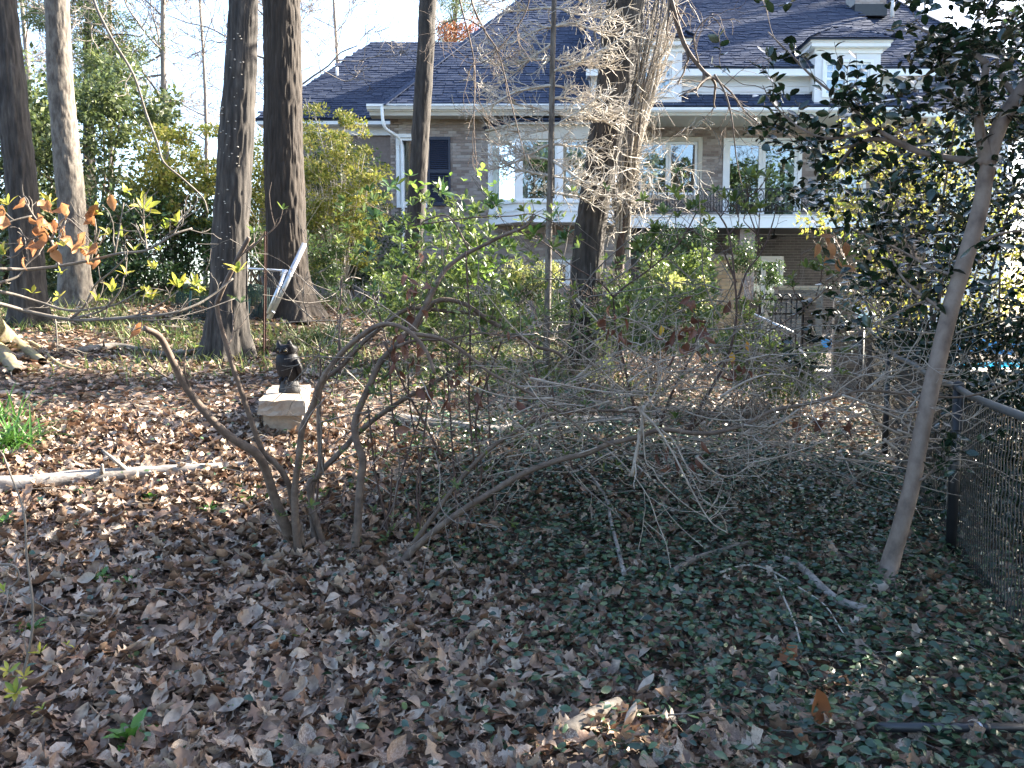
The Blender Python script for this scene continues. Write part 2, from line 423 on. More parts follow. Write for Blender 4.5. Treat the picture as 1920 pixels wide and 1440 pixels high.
M['owl'] = mat('dark painted owl plastic', [(.004, .004, .0055), (.007, .007, .009), (.013, .013, .015)], .55, (14, 14, 22), spec=.2, bump=.7, bscale=(45, 45, 30), bdist=.02)
M['owl_rock'] = mat('grey owl perch', [(.007, .007, .009), (.016, .016, .018), (.05, .049, .048)], .7, (20, 20, 35), bump=.7, bscale=(40, 40, 70), bdist=.015)
M['eye'] = mat('amber owl eye', [(.05, .035, .012), (.06, .04, .012)], .15)
M['galv'] = mat('galvanised steel', [(.45, .47, .50), (.58, .60, .63)], .38, (8, 8, 30), metal=.75, rvar=.12)
M['rust'] = mat('rusty steel', [(.022, .009, .006), (.045, .016, .010), (.03, .012, .008)], .85, (30, 30, 12), bump=.4)
M['green_post'] = mat('green painted steel', [(.012, .05, .035), (.02, .07, .05)], .5, (10, 10, 10))
M['netting'] = mat('dark green netting', [(.01, .035, .028), (.015, .05, .04)], .6)
M['vinyl'] = mat('black vinyl coated steel', [(.012, .013, .015), (.022, .023, .026)], .42, (10, 10, 10))
M['wire'] = mat('black vinyl fence wire', [(.022, .024, .027), (.04, .043, .047)], .4, (10, 10, 10))
M['rail'] = mat('worn fence rail', [(.07, .075, .08), (.12, .125, .13)], .4, (8, 8, 8), metal=.3)
M['blue_tile'] = mat('blue pool tile', [(.02, .22, .52), (.03, .30, .62)], .3, (5, 5, 5), island=.5)
M['lounge'] = mat('pale lounger cloth', [(.5, .52, .55), (.6, .62, .65)], .7)
def glassmat():
    m, nt, N, L = newmat('window glass')
    out = N.new('ShaderNodeOutputMaterial'); t = N.new('ShaderNodeBsdfTransparent'); g = N.new('ShaderNodeBsdfGlossy')
    t.inputs['Color'].default_value = (.82, .86, .86, 1)
    g.inputs['Roughness'].default_value = .015; g.inputs['Color'].default_value = (.9, .95, 1, 1)
    fr = N.new('ShaderNodeFresnel'); fr.inputs['IOR'].default_value = 1.5
    mr = N.new('ShaderNodeMapRange'); mr.inputs['To Min'].default_value = .16; mr.inputs['To Max'].default_value = 1.0
    L.new(fr.outputs[0], mr.inputs['Value'])
    nz = N.new('ShaderNodeTexNoise'); nz.inputs['Scale'].default_value = 1.3; bp = N.new('ShaderNodeBump'); bp.inputs['Strength'].default_value = .03
    L.new(nz.outputs['Fac'], bp.inputs['Height']); L.new(bp.outputs[0], g.inputs['Normal'])
    ms = N.new('ShaderNodeMixShader'); L.new(mr.outputs[0], ms.inputs[0]); L.new(t.outputs[0], ms.inputs[1]); L.new(g.outputs[0], ms.inputs[2])
    L.new(ms.outputs[0], out.inputs[0]); return m
M['glass'] = glassmat()
def watermat():
    m, nt, N, L = newmat('pool water')
    out = N.new('ShaderNodeOutputMaterial'); p = N.new('ShaderNodeBsdfPrincipled')
    p.inputs['Base Color'].default_value = (.02, .36, .56, 1); p.inputs['Roughness'].default_value = .06
    nz = N.new('ShaderNodeTexNoise'); nz.inputs['Scale'].default_value = 5; bp = N.new('ShaderNodeBump'); bp.inputs['Strength'].default_value = .12
    L.new(nz.outputs['Fac'], bp.inputs['Height']); L.new(bp.outputs[0], p.inputs['Normal']); L.new(p.outputs[0], out.inputs[0]); return m
M['water'] = watermat()
M['paver'] = mat('dark terrace paver', [(.10, .085, .075), (.16, .14, .12)], .9, (5, 5, 5))  # dark base tone so less sun bounces in under the balcony
M['fresh'] = leafmat('fresh round leaf', [(.10, .19, .03), (.16, .26, .045), (.24, .32, .065)], .4, .5)
M['crumb'] = leafmat('broken leaf crumbs', [(.04, .02, .012), (.10, .055, .035), (.16, .10, .07), (.07, .04, .028)], .8, .05)
M['brick_shade'] = mat('shade toned brick', [(.05, .044, .042), (.085, .074, .07), (.12, .105, .098), (.07, .062, .06)], .9, (9, 9, 9), island=.75, bump=.4, bscale=(80, 80, 80))  # brick copy; porch and garden wall shade is put into its colour
M['wood_leaf'] = leafmat('olive woodland leaf', [(.025, .045, .02), (.06, .085, .03), (.11, .14, .045), (.17, .19, .07)], .4, .4, .85)
M['bark_arch'] = mat('greyish tan twig bark', [(.18, .15, .12), (.30, .255, .21), (.40, .35, .295)], .85, (20, 20, 20))
# ================================================================== GROUND
def axis_pts(a, b, n, k):
    t = np.linspace(-1, 1, n); s = np.sinh(t * k) / math.sinh(k)
    return np.where(s < 0, -s * a, s * b)
gx, gy = axis_pts(-160, 160, 240, 4.2), axis_pts(-60, 200, 240, 4.2) + 4
GX, GY = np.meshgrid(gx, gy, indexing='ij')
gb = MB()
ii, jj = np.meshgrid(np.arange(239), np.arange(239), indexing='ij')
gb.add(np.stack([GX, GY, gz(GX, GY)], -1).reshape(-1, 3), np.stack([ii * 240 + jj, (ii + 1) * 240 + jj, (ii + 1) * 240 + jj + 1, ii * 240 + jj + 1], -1).reshape(-1, 4))
ground = tag(gb.build('ground', M['soil']), kind='structure')

# ================================================================== HOUSE
HY = 21.0                      # face of the main brick wall
RY = 21.9                      # face of the wall behind the balcony
house = thing('house', (3, 23, float(gz(3, 23))), 'large brown brick house with dark shingle roof, dormers and balcony', 'house')
def Xp(px, d): return float(P(px, 500, d)[0])
def Zp(py, d): return float(P(960, py, d)[2])

def brick_wall(x0, x1, z0, z1, y, holes, mb, mname, parent, see, n_ind=300, bw=.205, bh=.066, j=.011, depth=.2):
    xs = sorted({x0, x1, *[min(max(v, x0), x1) for h in holes for v in h[:2]]}); zs = sorted({z0, z1, *[min(max(v, z0), z1) for h in holes for v in h[2:]]})
    b = MB()
    for a, c in zip(xs[:-1], xs[1:]):
        for e, f in zip(zs[:-1], zs[1:]):
            if c - a < 1e-4 or f - e < 1e-4: continue
            mx, mz = (a + c) / 2, (e + f) / 2
            if any(h[0] < mx < h[1] and h[2] < mz < h[3] for h in holes): continue
            b.box((a, y + .013, e), (c, y + depth, f))
    wall = b.build('wall', M['mortar'], parent, False)
    rects = []
    for r in range(int((z1 - z0) / (bh + j))):
        z = z0 + r * (bh + j)
        x = x0 - (bw + j) * (.5 if r % 2 else 0)
        while x < x1:
            a, c = max(x, x0), min(x + bw, x1); x += bw + j
            segs = [(a, c)]
            for h in holes:
                if z + bh > h[2] and z < h[3]:
                    ns = []
                    for p, q in segs:
                        if q <= h[0] or p >= h[1]: ns.append((p, q)); continue
                        if p < h[0]: ns.append((p, h[0]))
                        if q > h[1]: ns.append((h[1], q))
                    segs = ns
            rects += [(p, q, z, z + bh) for p, q in segs if q - p > .03]
    R_ = np.array(rects); q = pix(np.stack([(R_[:, 0] + R_[:, 1]) / 2, np.full(len(R_), y), (R_[:, 2] + R_[:, 3]) / 2], 1))
    score = rng.random(len(R_)) + 10 * (R_[:, 1] - R_[:, 0])
    ok = np.zeros(len(R_), bool)
    for s in see: ok |= (q[:, 0] > s[0]) & (q[:, 0] < s[2]) & (q[:, 1] > s[1]) & (q[:, 1] < s[3])
    order = np.argsort(-(score + 100 * ok)); ind = order[:n_ind]; rest = order[n_ind:]
    me0 = None
    for i in ind:
        p, s_, z, zt = R_[i]
        if me0 is None:
            bb = MB(); bb.box((-.5, 0, 0), (.5, 1, 1)); me0 = bb.mesh('brick', mb, False)
        o = bpy.data.objects.new('brick', me0); COL.objects.link(o)
        o.matrix_basis = Matrix.Translation(((p + s_) / 2, y - rng.random() * .003, z)) @ Matrix.Diagonal((s_ - p, .05, zt - z, 1))
        adopt(o, wall)
    if len(rest):
        bb = MB()
        for i in rest:
            p, s_, z, zt = R_[i]; d = rng.random() * .003
            bb.box((p, y - d, z), (s_, y + .05, zt))
        tag(bb.build('brick', mb, wall, False), kind='stuff')
    return wall

def inpoly(U, V, poly):
    r = np.zeros(U.shape, bool); n = len(poly)
    for i in range(n):
        (x1, y1), (x2, y2) = poly[i], poly[(i + 1) % n]
        c = ((y1 > V) != (y2 > V)) & (U < (x2 - x1) * (V - y1) / (y2 - y1 + 1e-12) + x1)
        r ^= c
    return r
def roof_plane(poly, parent, n_ind=150, th=.07, hole=None):
    poly = np.asarray(poly, float); o = poly[0]
    n = unit(np.cross(poly[1] - o, poly[2] - o)); n = n if n[2] > 0 else -n
    u = unit(np.cross([0, 0, 1.], n) * -1); v = np.cross(n, u); v = v if v[2] > 0 else -v
    b = MB(); b.prism(poly - n * .004, -n * th)
    roof = b.build('roof', M['shingle'], parent, False)
    p2 = np.stack([(poly - o) @ u, (poly - o) @ v], 1)
    u0, v0 = p2.min(0); u1, v1 = p2.max(0)
    rows = np.arange(v0, v1, .145); S = []
    for k, r in enumerate(rows):
        us = u0 - .4 + (.17 if k % 2 else 0) + np.cumsum(rng.uniform(.22, .36, int((u1 - u0 + .8) / .27)))
        w = np.diff(us, append=us[-1] + .3) - .012
        keep = inpoly(us + w / 2, np.full(len(us), min(r + .07, v1 - .01)), p2)
        S += [(a, r, c) for a, c, g in zip(us, w, keep) if g]
    S = np.array(S)
    cen = o + (S[:, :1] + S[:, 2:] / 2) * u + (S[:, 1:2] + .07) * v
    q = pix(cen); inn = (q[:, 0] > 0) & (q[:, 0] < 1920) & (q[:, 1] > 0) & (q[:, 1] < 420)
    order = np.argsort(-(inn * 100 + rng.random(len(S)) * 6 - q[:, 2])); ind, rest = order[:n_ind], order[n_ind:]
    lift = rng.uniform(.010, .024, len(S))
    tilt = unit(v - n * .09)
    me0 = None
    for i in ind:
        if me0 is None:
            bb = MB(); bb.box((-.5, -.5, -.5), (.5, .5, .5)); me0 = bb.mesh('shingle', M['shingle'], False)
        ob = bpy.data.objects.new('shingle', me0); COL.objects.link(ob)
        mm = np.eye(4); mm[:3, 0] = u * S[i, 2]; mm[:3, 1] = tilt * .16; mm[:3, 2] = np.cross(u, tilt) * .016 * np.sign(np.cross(u, tilt) @ n); mm[:3, 3] = cen[i] + n * lift[i]
        ob.matrix_basis = Matrix(mm.tolist()); adopt(ob, roof)
    bb = MB()
    for i in rest:
        bb.obox(cen[i] + n * lift[i], u * S[i, 2] / 2, tilt * .08, n * .008)
    if len(rest): tag(bb.build('shingle', M['shingle'], roof, False), kind='stuff')
    return roof, n

def window(x0, x1, z0, z1, y, frame=.07, cols=1, rows=1, cur=None, mtx='white', nm='window', casing=.09, sash=None, parent=house):
    """casing proud of the wall at y, panes set back, curtains hung inside"""
    b = MB(); f = casing
    for (a, c, e, g) in ((x0 - f, x0, z0 - f, z1 + f), (x1, x1 + f, z0 - f, z1 + f), (x0, x1, z1, z1 + f), (x0, x1, z0 - f, z0)):
        b.box((a, y - .035, e), (c, y + .10, g))
    w = b.build(nm, M[mtx], parent, False)
    cw = (x1 - x0) / cols
    for k in range(cols):
        a, c = x0 + k * cw, x0 + (k + 1) * cw
        s = MB(); t = frame
        s.box((a + .004, y + .005, z0 + .004), (a + t, y + .06, z1 - .004)); s.box((c - t, y + .005, z0 + .004), (c - .004, y + .06, z1 - .004))
        s.box((a + t, y + .005, z1 - t), (c - t, y + .06, z1 - .004)); s.box((a + t, y + .005, z0 + .004), (c - t, y + .06, z0 + t))
        if rows > 1:
            zm = (z0 + z1) / 2; s.box((a + t, y + .012, zm - .03), (c - t, y + .055, zm + .03))
        s.build('sash', M['white'], w, False)
        g = MB(); g.box((a + t, y + .03, z0 + t), (c - t, y + .036, z1 - t)); g.build('pane', M['glass'], w, False)
        if sash:
            mu = MB(); nx, nz = sash
            za = (z0 + z1) / 2 + .03 if rows > 1 else z0 + t
            for i in range(1, nx):
                x = a + t + (c - a - 2 * t) * i / nx; mu.box((x - .011, y + .018, za), (x + .011, y + .029, z1 - t))
            for i in range(1, nz):
                z = za + (z1 - t - za) * i / nz; mu.box((a + t, y + .019, z - .011), (c - t, y + .028, z + .011))
            mu.build('muntin', M['white'], w, False)
    for (a, c, e, g) in (cur or []):
        drape(a, c, e, g, y + .18, w)
    return (x0 - .01, x1 + .01, z0 - .01, z1 + .01)
def drape(a, c, e, g, y, parent, m='curtain'):
    n = max(8, int((c - a) / .025)); xs = np.linspace(a, c, n); yy = y + .03 * np.sin(xs * 55) + .012 * np.sin(xs * 21)
    b = MB()
    b.add(np.concatenate([np.stack([xs, yy, np.full(n, e)], 1), np.stack([xs, yy, np.full(n, g)], 1)]), [[i, i + 1, n + i + 1, n + i] for i in range(n - 1)])
    b.build('curtain', M[m], parent)

# ---- openings
xA, xB = Xp(735, HY), Xp(1183, HY)
zbase = 1.0
zfr = Zp(218, HY)
bayx = (Xp(917, HY) , Xp(1178, HY))
zb0, zb1, zb2, zb3 = Zp(417, 20.5), Zp(377, 20.4), Zp(262, 20.4), Zp(236, 20.4)
holesA = [(bayx[0], bayx[1], zb0, Zp(228, HY))]
holesA.append(window(Xp(752, HY), Xp(796, HY), Zp(383, HY), Zp(258, HY), HY, cur=[(Xp(752, HY), Xp(768, HY), Zp(383, HY), Zp(258, HY))]))
holesA.append(window(Xp(1024, HY), Xp(1064, HY), Zp(531, HY), Zp(492, HY), HY, casing=.07, frame=.05, sash=(2, 2)))
brick_wall(xA, xB, zbase, zfr, HY, holesA, M['brick'], 'brick', house, [(738, 218, 770, 300), (848, 218, 916, 420), (880, 420, 1000, 520)], 300)
b = MB(); b.box((xA, HY + .013, zbase), (xA + .22, HY + 6, zfr)); b.build('wall', M['brick'], house, False)
# shutter: stiles and louvres
sx0, sx1, sz0, sz1 = Xp(804, HY), Xp(846, HY), Zp(386, HY), Zp(257, HY)
b = MB()
b.box((sx0, HY - .05, sz0), (sx0 + .055, HY - .005, sz1)); b.box((sx1 - .055, HY - .05, sz0), (sx1, HY - .005, sz1))
for z in (sz0, (sz0 + sz1) / 2 - .04, sz1 - .08): b.box((sx0 + .055, HY - .05, z), (sx1 - .055, HY - .005, z + .08))
shut = b.build('shutter', M['navy'], house, False)
me0 = None
for z in np.arange(sz0 + .1, sz1 - .09, .052):
    if abs(z - (sz0 + sz1) / 2) < .05: continue
    if me0 is None:
        bb = MB(); bb.obox((0, 0, 0), ((sx1 - sx0) / 2 - .057, 0, 0), (0, .014, .022), (0, -.004, .003)); me0 = bb.mesh('louvre', M['navy'], False)
    o = link('louvre', me0, None); o.location = ((sx0 + sx1) / 2, HY - .026, z); adopt(o, shut)

# ---- wall behind the balcony, doors and windows
zd = Zp(404, 20.6)                       # balcony deck level
xC, xD = xB, Xp(1760, RY)
zso = Zp(237, RY)
holesB = []
holesB.append(window(Xp(1196, RY), Xp(1304, RY), Zp(366, RY), Zp(266, RY), RY, cols=2, mtx='beige', cur=[(Xp(1198, RY), Xp(1235, RY), Zp(366, RY), Zp(266, RY))], casing=.12))
dz1 = Zp(266, RY)
holesB.append(window(Xp(1358, RY), Xp(1490, RY), zd + .06, dz1, RY, cols=2, frame=.09, nm='patio_door', cur=[(Xp(1470, RY), Xp(1488, RY), zd + .1, dz1)], casing=.10))
holesB.append(window(Xp(1536, RY), Xp(1610, RY), Zp(366, RY), Zp(266, RY), RY, cols=2, casing=.1))
brick_wall(xC, xD, zd - .1, zso, RY, holesB, M['brick'], 'brick', house, [(1316, 240, 1350, 400), (1200, 238, 1500, 262), (1500, 240, 1534, 340)], 300)
# soffit, frieze, gutter
b = MB(); b.box((xB - .3, 20.35, zso), (xD + .1, RY + .3, zso + .05)); b.build('soffit', M['beige'], house, False)
b = MB(); b.box((xA - .35, HY - .06, zfr), (xB, HY + .2, Zp(205, HY))); b.build('frieze', M['white'], house, False)
b = MB(); b.box((xC, 20.62, zso + .053), (xD + .1, 20.66, Zp(211, 20.6))); b.build('frieze', M['beige'], house, False)
def gutter(xa, xb, y, z, h=.12):
    b = MB(); prof = [(0, 0), (-.07, 0), (-.10, .05), (-.12, .06), (-.12, h), (-.10, h), (-.095, .07), (-.065, .02), (0, .02)]
    n = len(prof); V = [(xa, y + p, z + q) for p, q in prof] + [(xb, y + p, z + q) for p, q in prof]
    b.add(V, [[i, (i + 1) % n, n + (i + 1) % n, n + i] for i in range(n)]); b.box((xa, y + .002, z - .03), (xb, y + .03, z + h))
    return b.build('gutter', M['white'], house, False)
zg = Zp(201, 20.45)
gutter(xA - .5, xB - .2, 20.5, Zp(205, 20.45)); gutter(xB - .2, Xp(1748, 20.4), 20.5, Zp(213, 20.45), .14)
b = MB(); b.box((xA - .45, 20.53, Zp(216, 20.5)), (xB - .2, 20.9, Zp(206, 20.5))); b.build('fascia', M['beige'], house, False)
b = MB()
b.tube([P(716, 200, 20.42), P(718, 226, 20.42), P(724, 242, 20.5), P(745, 256, 20.8), P(752, 270, 20.93), P(755, 305, 20.93), P(757, 560, 20.93)], .042, 8, 3)
b.build('downspout', M['white'], house)
b = MB(); b.tube([P(1743, 212, 20.42), P(1742, 226, 20.45), P(1728, 246, 21.2), P(1722, 262, 21.7), P(1722, 400, 21.7)], .042, 8, 3); b.build('downspout', M['white'], house)

# ---- bay window
A, B2, C2, D2 = np.array([bayx[0], HY]), np.array([Xp(970, 20.3), 20.3]), np.array([Xp(1122, 20.3), 20.3]), np.array([bayx[1], HY])
bay = MB()
def foot(off):
    return [A + [-off, 0], B2 + [-off * .4, -off], C2 + [off * .4, -off], D2 + [off, 0]]
def poly_slab(mb, off, z0, z1):
    f = foot(off); mb.prism([(p[0], p[1], z0) for p in f], (0, 0, z1 - z0))
poly_slab(bay, .0, zb0, zb1 - .06); poly_slab(bay, .05, zb1 - .06, zb1); poly_slab(bay, .03, zb0 - .02, zb0 - .002); poly_slab(bay, .02, (zb0 + zb1) / 2, (zb0 + zb1) / 2 + .05)
bayo = bay.build('bay_window', M['white'], house, False)
b = MB(); poly_slab(b, .0, zb2, zb3); poly_slab(b, .10, zb3, zb3 + .07); b.build('frieze', M['beige'], bayo, False)
for p, w in ((A + [.05, -.04], .07), (B2 + [.01, .03], .07), (C2 + [-.01, .03], .07), (D2 + [-.05, -.04], .07), ((B2 + C2) / 2 + [.02, .04], .05)):
    b = MB(); b.box((p[0] - w, p[1] - .03, zb1), (p[0] + w, p[1] + .05, zb2)); b.build('casing', M['white'], bayo, False)
def pane_between(p, q, z0, z1):
    d = unit(q - p); nrm = np.array([d[1], -d[0]]); nrm = nrm if nrm[1] < 0 else -nrm
    P3 = lambda t, z, o: (*(p + (q - p) * t - nrm * o), z)
    L_ = np.linalg.norm(q - p); fr = .055 / L_
    s = MB()
    for (t0, t1, a, c) in ((.0, fr, z0, z1), (1 - fr, 1, z0, z1), (fr, 1 - fr, z0, z0 + .055), (fr, 1 - fr, z1 - .055, z1)):
        s.prism([P3(t0, a, .02), P3(t1, a, .02), P3(t1, c, .02), P3(t0, c, .02)], (-nrm[0] * .05, -nrm[1] * .05, 0))
    s.build('sash', M['white'], bayo, False)
    g = MB(); g.prism([P3(fr, z0 + .05, .045), P3(1 - fr, z0 + .05, .045), P3(1 - fr, z1 - .05, .045), P3(fr, z1 - .05, .045)], (-nrm[0] * .006, -nrm[1] * .006, 0))
    g.build('pane', M['glass'], bayo, False)
    sh = MB(); zs_ = z0 + (z1 - z0) * .70; sh.prism([P3(fr, zs_, .09), P3(1 - fr, zs_, .09), P3(1 - fr, z1, .09), P3(fr, z1, .09)], (-nrm[0] * .02, -nrm[1] * .02, 0))
    for k in range(1, 4):
        zz = zs_ + (z1 - zs_) * k / 4; sh.prism([P3(fr, zz - .01, .075), P3(1 - fr, zz - .01, .075), P3(1 - fr, zz + .01, .075), P3(fr, zz + .01, .075)], (-nrm[0] * .01, -nrm[1] * .01, 0))
    sh.build('roman_shade', M['shade'], bayo, False)
M_ = (B2 + C2) / 2
for p, q in ((A + [.1, -.08], B2 + [-.05, .05]), (B2 + [.08, .03], M_ + [-.03, .03]), (M_ + [.07, .03], C2 + [-.08, .03]), (C2 + [.05, .05], D2 + [-.1, -.08])):
    pane_between(p, q, zb1 + .005, zb2 - .005)
for x, w in ((A[0] + .22, .22), (B2[0] + .18, .2), (M_[0] - .16, .12), (M_[0] + .2, .16), (C2[0] - .2, .22)):
    drape(x - w / 2, x + w / 2, zb1, zb2 - .1, 20.62 if x > A[0] + .5 else 20.85, bayo)
# little hip roof over the bay
zt = Zp(214, 20.7)
tri = [(A[0] - .14, HY, zb3 + .075), (B2[0] - .06, 20.18, zb3 + .075), (C2[0] + .06, 20.18, zb3 + .075), (D2[0] + .14, HY, zb3 + .075)]
t0, t1 = (A[0] + .35, HY + .1, zt), (D2[0] - .35, HY + .1, zt)
roof_plane([tri[1], tri[2], t1, t0], house, 60, .03); roof_plane([tri[0], tri[1], t0], house, 10, .03); roof_plane([tri[2], tri[3], t1], house, 10, .03)

# ---- balcony
bx0, bx1, by = Xp(1184, 20.3), Xp(1650, 20.3), 20.3
bal = MB(); bal.box((bx0, by + .05, zd - .16), (bx1, RY + .01, zd)); balo = bal.build('balcony', M['beige'], house, False)
b = MB(); b.box((bx0 - .02, by, Zp(427, by)), (bx1, by + .048, Zp(406, by))); b.box((bx0 - .02, by - .02, Zp(407, by)), (bx1, by + .05, Zp(404.5, by))); b.build('fascia', M['white'], balo, False)
rl = MB(); zr, zr0 = Zp(352, by), Zp(396, by)
ry = by + .12
rl.box((bx0, ry - .02, zr - .025), (bx1, ry + .02, zr)); rl.box((bx0, ry - .015, zr0), (bx1, ry + .015, zr0 + .025))
for x in np.arange(bx0 + .9, bx1, 1.83):
    rl.box((x - .02, ry - .02, zd), (x + .02, ry + .02, zr + .06)); rl.tube([(x, ry, zr + .06), (x, ry, zr + .13)], [.02, .004], 6, 1)
rlo = rl.build('railing', M['iron'], house, False)
h = zr - zr0 - .05; bb = MB(); w = .075
bb.tube([(-w, 0, 0), (-w, 0, h * .72), (-w * .75, 0, h * .9), (0, 0, h * .98), (w * .75, 0, h * .9), (w, 0, h * .72), (w, 0, 0)], .013, 5, 2)
bb.tube([(0, 0, 0), (0, 0, h * .6)], .010, 5, 1); a_ = np.linspace(0, 2 * np.pi, 9)
bb.tube(np.stack([.045 * np.cos(a_), 0 * a_, h * .68 + .05 * np.sin(a_)], 1), .010, 4, 1); bb.tube(np.stack([.05 * np.cos(a_), 0 * a_, h * .28 + .07 * np.sin(a_)], 1), .009, 4, 1)
bme = bb.mesh('baluster', M['iron'])
for x in np.arange(bx0 + .14, bx1 - .05, .225):
    o = bpy.data.objects.new('baluster', bme); COL.objects.link(o); o.location = (x, ry, zr0 + .025); adopt(o, rlo)

# ---- porch under the balcony
PY = 23.2
zp = 1.17
holesP = [window(Xp(1402, PY), Xp(1462, PY), zp + .05, Zp(487, PY), PY, cols=2, nm='porch_door', mtx='white', casing=.1)]
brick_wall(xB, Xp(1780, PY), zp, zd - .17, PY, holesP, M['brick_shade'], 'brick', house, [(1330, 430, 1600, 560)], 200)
b = MB(); b.box((Xp(1384, 20.6), 20.5, zp), (Xp(1412, 20.6), 20.9, Zp(429, 20.5))); b.build('pier', M['brick'], house, False)
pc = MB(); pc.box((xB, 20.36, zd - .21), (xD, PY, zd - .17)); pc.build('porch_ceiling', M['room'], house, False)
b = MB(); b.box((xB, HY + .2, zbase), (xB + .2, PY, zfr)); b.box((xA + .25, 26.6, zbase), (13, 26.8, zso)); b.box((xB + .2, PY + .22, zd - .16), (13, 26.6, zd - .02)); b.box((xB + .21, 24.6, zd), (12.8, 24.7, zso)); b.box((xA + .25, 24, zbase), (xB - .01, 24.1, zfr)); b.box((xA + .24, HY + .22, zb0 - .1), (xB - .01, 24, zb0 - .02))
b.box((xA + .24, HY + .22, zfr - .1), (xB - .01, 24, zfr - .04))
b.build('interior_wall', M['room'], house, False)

# ---- roofs
S, EY = .84, 20.4
EZ = Zp(199, EY)
hipL = np.array(P(718, 199, EY)); h0 = on_plane(976, 0, EY, EZ, S)
k = (15.0 - EZ) / (h0[2] - EZ)
hipT = hipL + (h0 - hipL) * 1.35
eR = np.array([Xp(2080, EY), EY, EZ]); r0 = on_plane(1677, 0, EY, EZ, S); r1 = on_plane(1753, 38, EY, EZ, S)
hipRT = r0 + (r0 - r1) * ((hipT[2] - r0[2]) / (r0[2] - r1[2]))
hipRB = r1 + (r1 - r0) * ((r1[2] - EZ) / (r0[2] - r1[2]))
mroof, mn = roof_plane([hipL, hipRB, hipRT, hipT], house, 300)
# hip side and the back, so that it is a solid roof
b = MB(); bk = np.array([hipL[0] - .1, EY + 14, EZ]); bk2 = np.array([hipRB[0] + .1, EY + 14, EZ])
b.prism([hipL + [0, .02, -.02], hipT + [0, .02, -.02], bk], (.02, 0, -.06)); b.prism([hipT + [0, .02, -.02], hipRT + [0, .02, -.02], bk2, bk], (0, 0, -.06)); b.prism([hipRB + [0, .02, -.02], hipRT + [0, .02, -.02], bk2], (0, 0, -.06)); b.build('roof', M['shingle'], house, False)
for s0, s1 in ((hipL, hipT), (hipRB, hipRT)):
    n_ = int(np.linalg.norm(s1 - s0) / .2)
    for i in range(n_):
        c = s0 + (s1 - s0) * (i + .5) / n_; d = unit(s1 - s0); sd = unit(np.cross(d, [0, 0, 1])); b = MB(); b.obox(c + [0, 0, .03], d * .12, sd * .11, np.cross(sd, d) * .014 + d * .001); b.build('ridge_cap', M['shingle'], house, False)
# wing with the lower ridge
wy = 24.2; wz = Zp(222, wy); wl, wr = P(477, 222, wy), P(800, 222, wy); wl[2] = wr[2] = wz
wtl, wtr = on_plane(695, 80, wy, wz, S), on_plane(930, 80, wy, wz, S)
roof_plane([wl, wr, wtr, wtl], house, 200)
b = MB(); wb = np.array([wl[0], wy + 9, wz]); b.prism([wl + [0, 0, -.02], wtl + [0, 0, -.02], wb], (.02, 0, -.06)); b.prism([wtl + [0, 0, -.02], wtr + [0, 0, -.02], wb + [9, 0, 0], wb], (0, 0, -.06)); b.build('roof', M['shingle'], house, False)
b = MB(); b.box((wl[0] + .5, wy + .5, 1.2), (xA + .2, wy + .7, wz - .35)); b.box((wl[0] + .5, wy + .7, 1.2), (wl[0] + .7, wy + 8, wz - .35)); b.build('wall', M['brick'], house, False)
b = MB(); b.box((wl[0] + .05, wy + .05, wz - .16), (xA + .2, wy + .6, wz - .06)); b.box((wl[0] + .35, wy + .42, wz - .4), (xA + .2, wy + .48, wz - .16)); b.build('fascia', M['white'], house, False)
b = MB(); vp = on_plane(632, 143, wy, wz, S); b.tube([vp + [0, 0, -.1], vp + [0, 0, .28]], .045, 8, 1); b.build('vent_pipe', M['white'], house)
# shed dormer: siding boards, fascia, its own roof
sy = 20.85; sz0, sz1 = Zp(193, sy), Zp(131, sy); sxa, sxb = Xp(1105, sy), Xp(1722, sy)
siding = MB(); siding.box((sxa, sy + .03, sz0 - .3), (sxb, sy + .2, sz1)); sdo = siding.build('siding', M['siding'], house, False)
nb = 6; bh_ = (sz1 - sz0) / nb
for i in range(nb):
    b = MB(); z = sz0 + i * bh_
    b.prism([(sxa, sy - .012, z), (sxb, sy - .012, z), (sxb, sy + .012, z + bh_ + .01), (sxa, sy + .012, z + bh_ + .01)], (0, .02, 0)); b.build('board', M['siding'], sdo, False)
S2 = .70; fz = Zp(127, 20.6)
p0, p1 = np.array([sxa - .15, 20.55, fz]), np.array([sxb + .15, 20.55, fz])
yy = (fz - EZ - S2 * 20.55 + S * EY) / (S - S2)
t1_, t0_ = np.array([sxb - .6, yy, fz + S2 * (yy - 20.55)]), np.array([sxa + .4, yy, fz + S2 * (yy - 20.55)])
roof_plane([p0, p1, t1_, t0_], house, 200)
b = MB(); b.box((sxa - .15, 20.57, fz - .2), (sxb + .15, 20.62, fz - .035)); b.box((sxa - .1, 20.62, fz - .14), (sxb + .1, 21.2, fz - .10)); b.build('fascia', M['white'], house, False)
b = MB(); b.prism([(sxa, sy + .03, sz0 - .3), (sxa, sy + .03, sz1), (sxa, 24, sz1 + S2 * 2.2), (sxa, 24, sz1 + S2 * 2.2 - .5)], (.1, 0, 0)); b.prism([(sxb - .1, sy + .03, sz0 - .3), (sxb - .1, sy + .03, sz1), (sxb - .1, 24, sz1 + S2 * 2.2), (sxb - .1, 24, sz1 + S2 * 2.2 - .5)], (.1, 0, 0)); b.build('cheek', M['siding'], house, False)
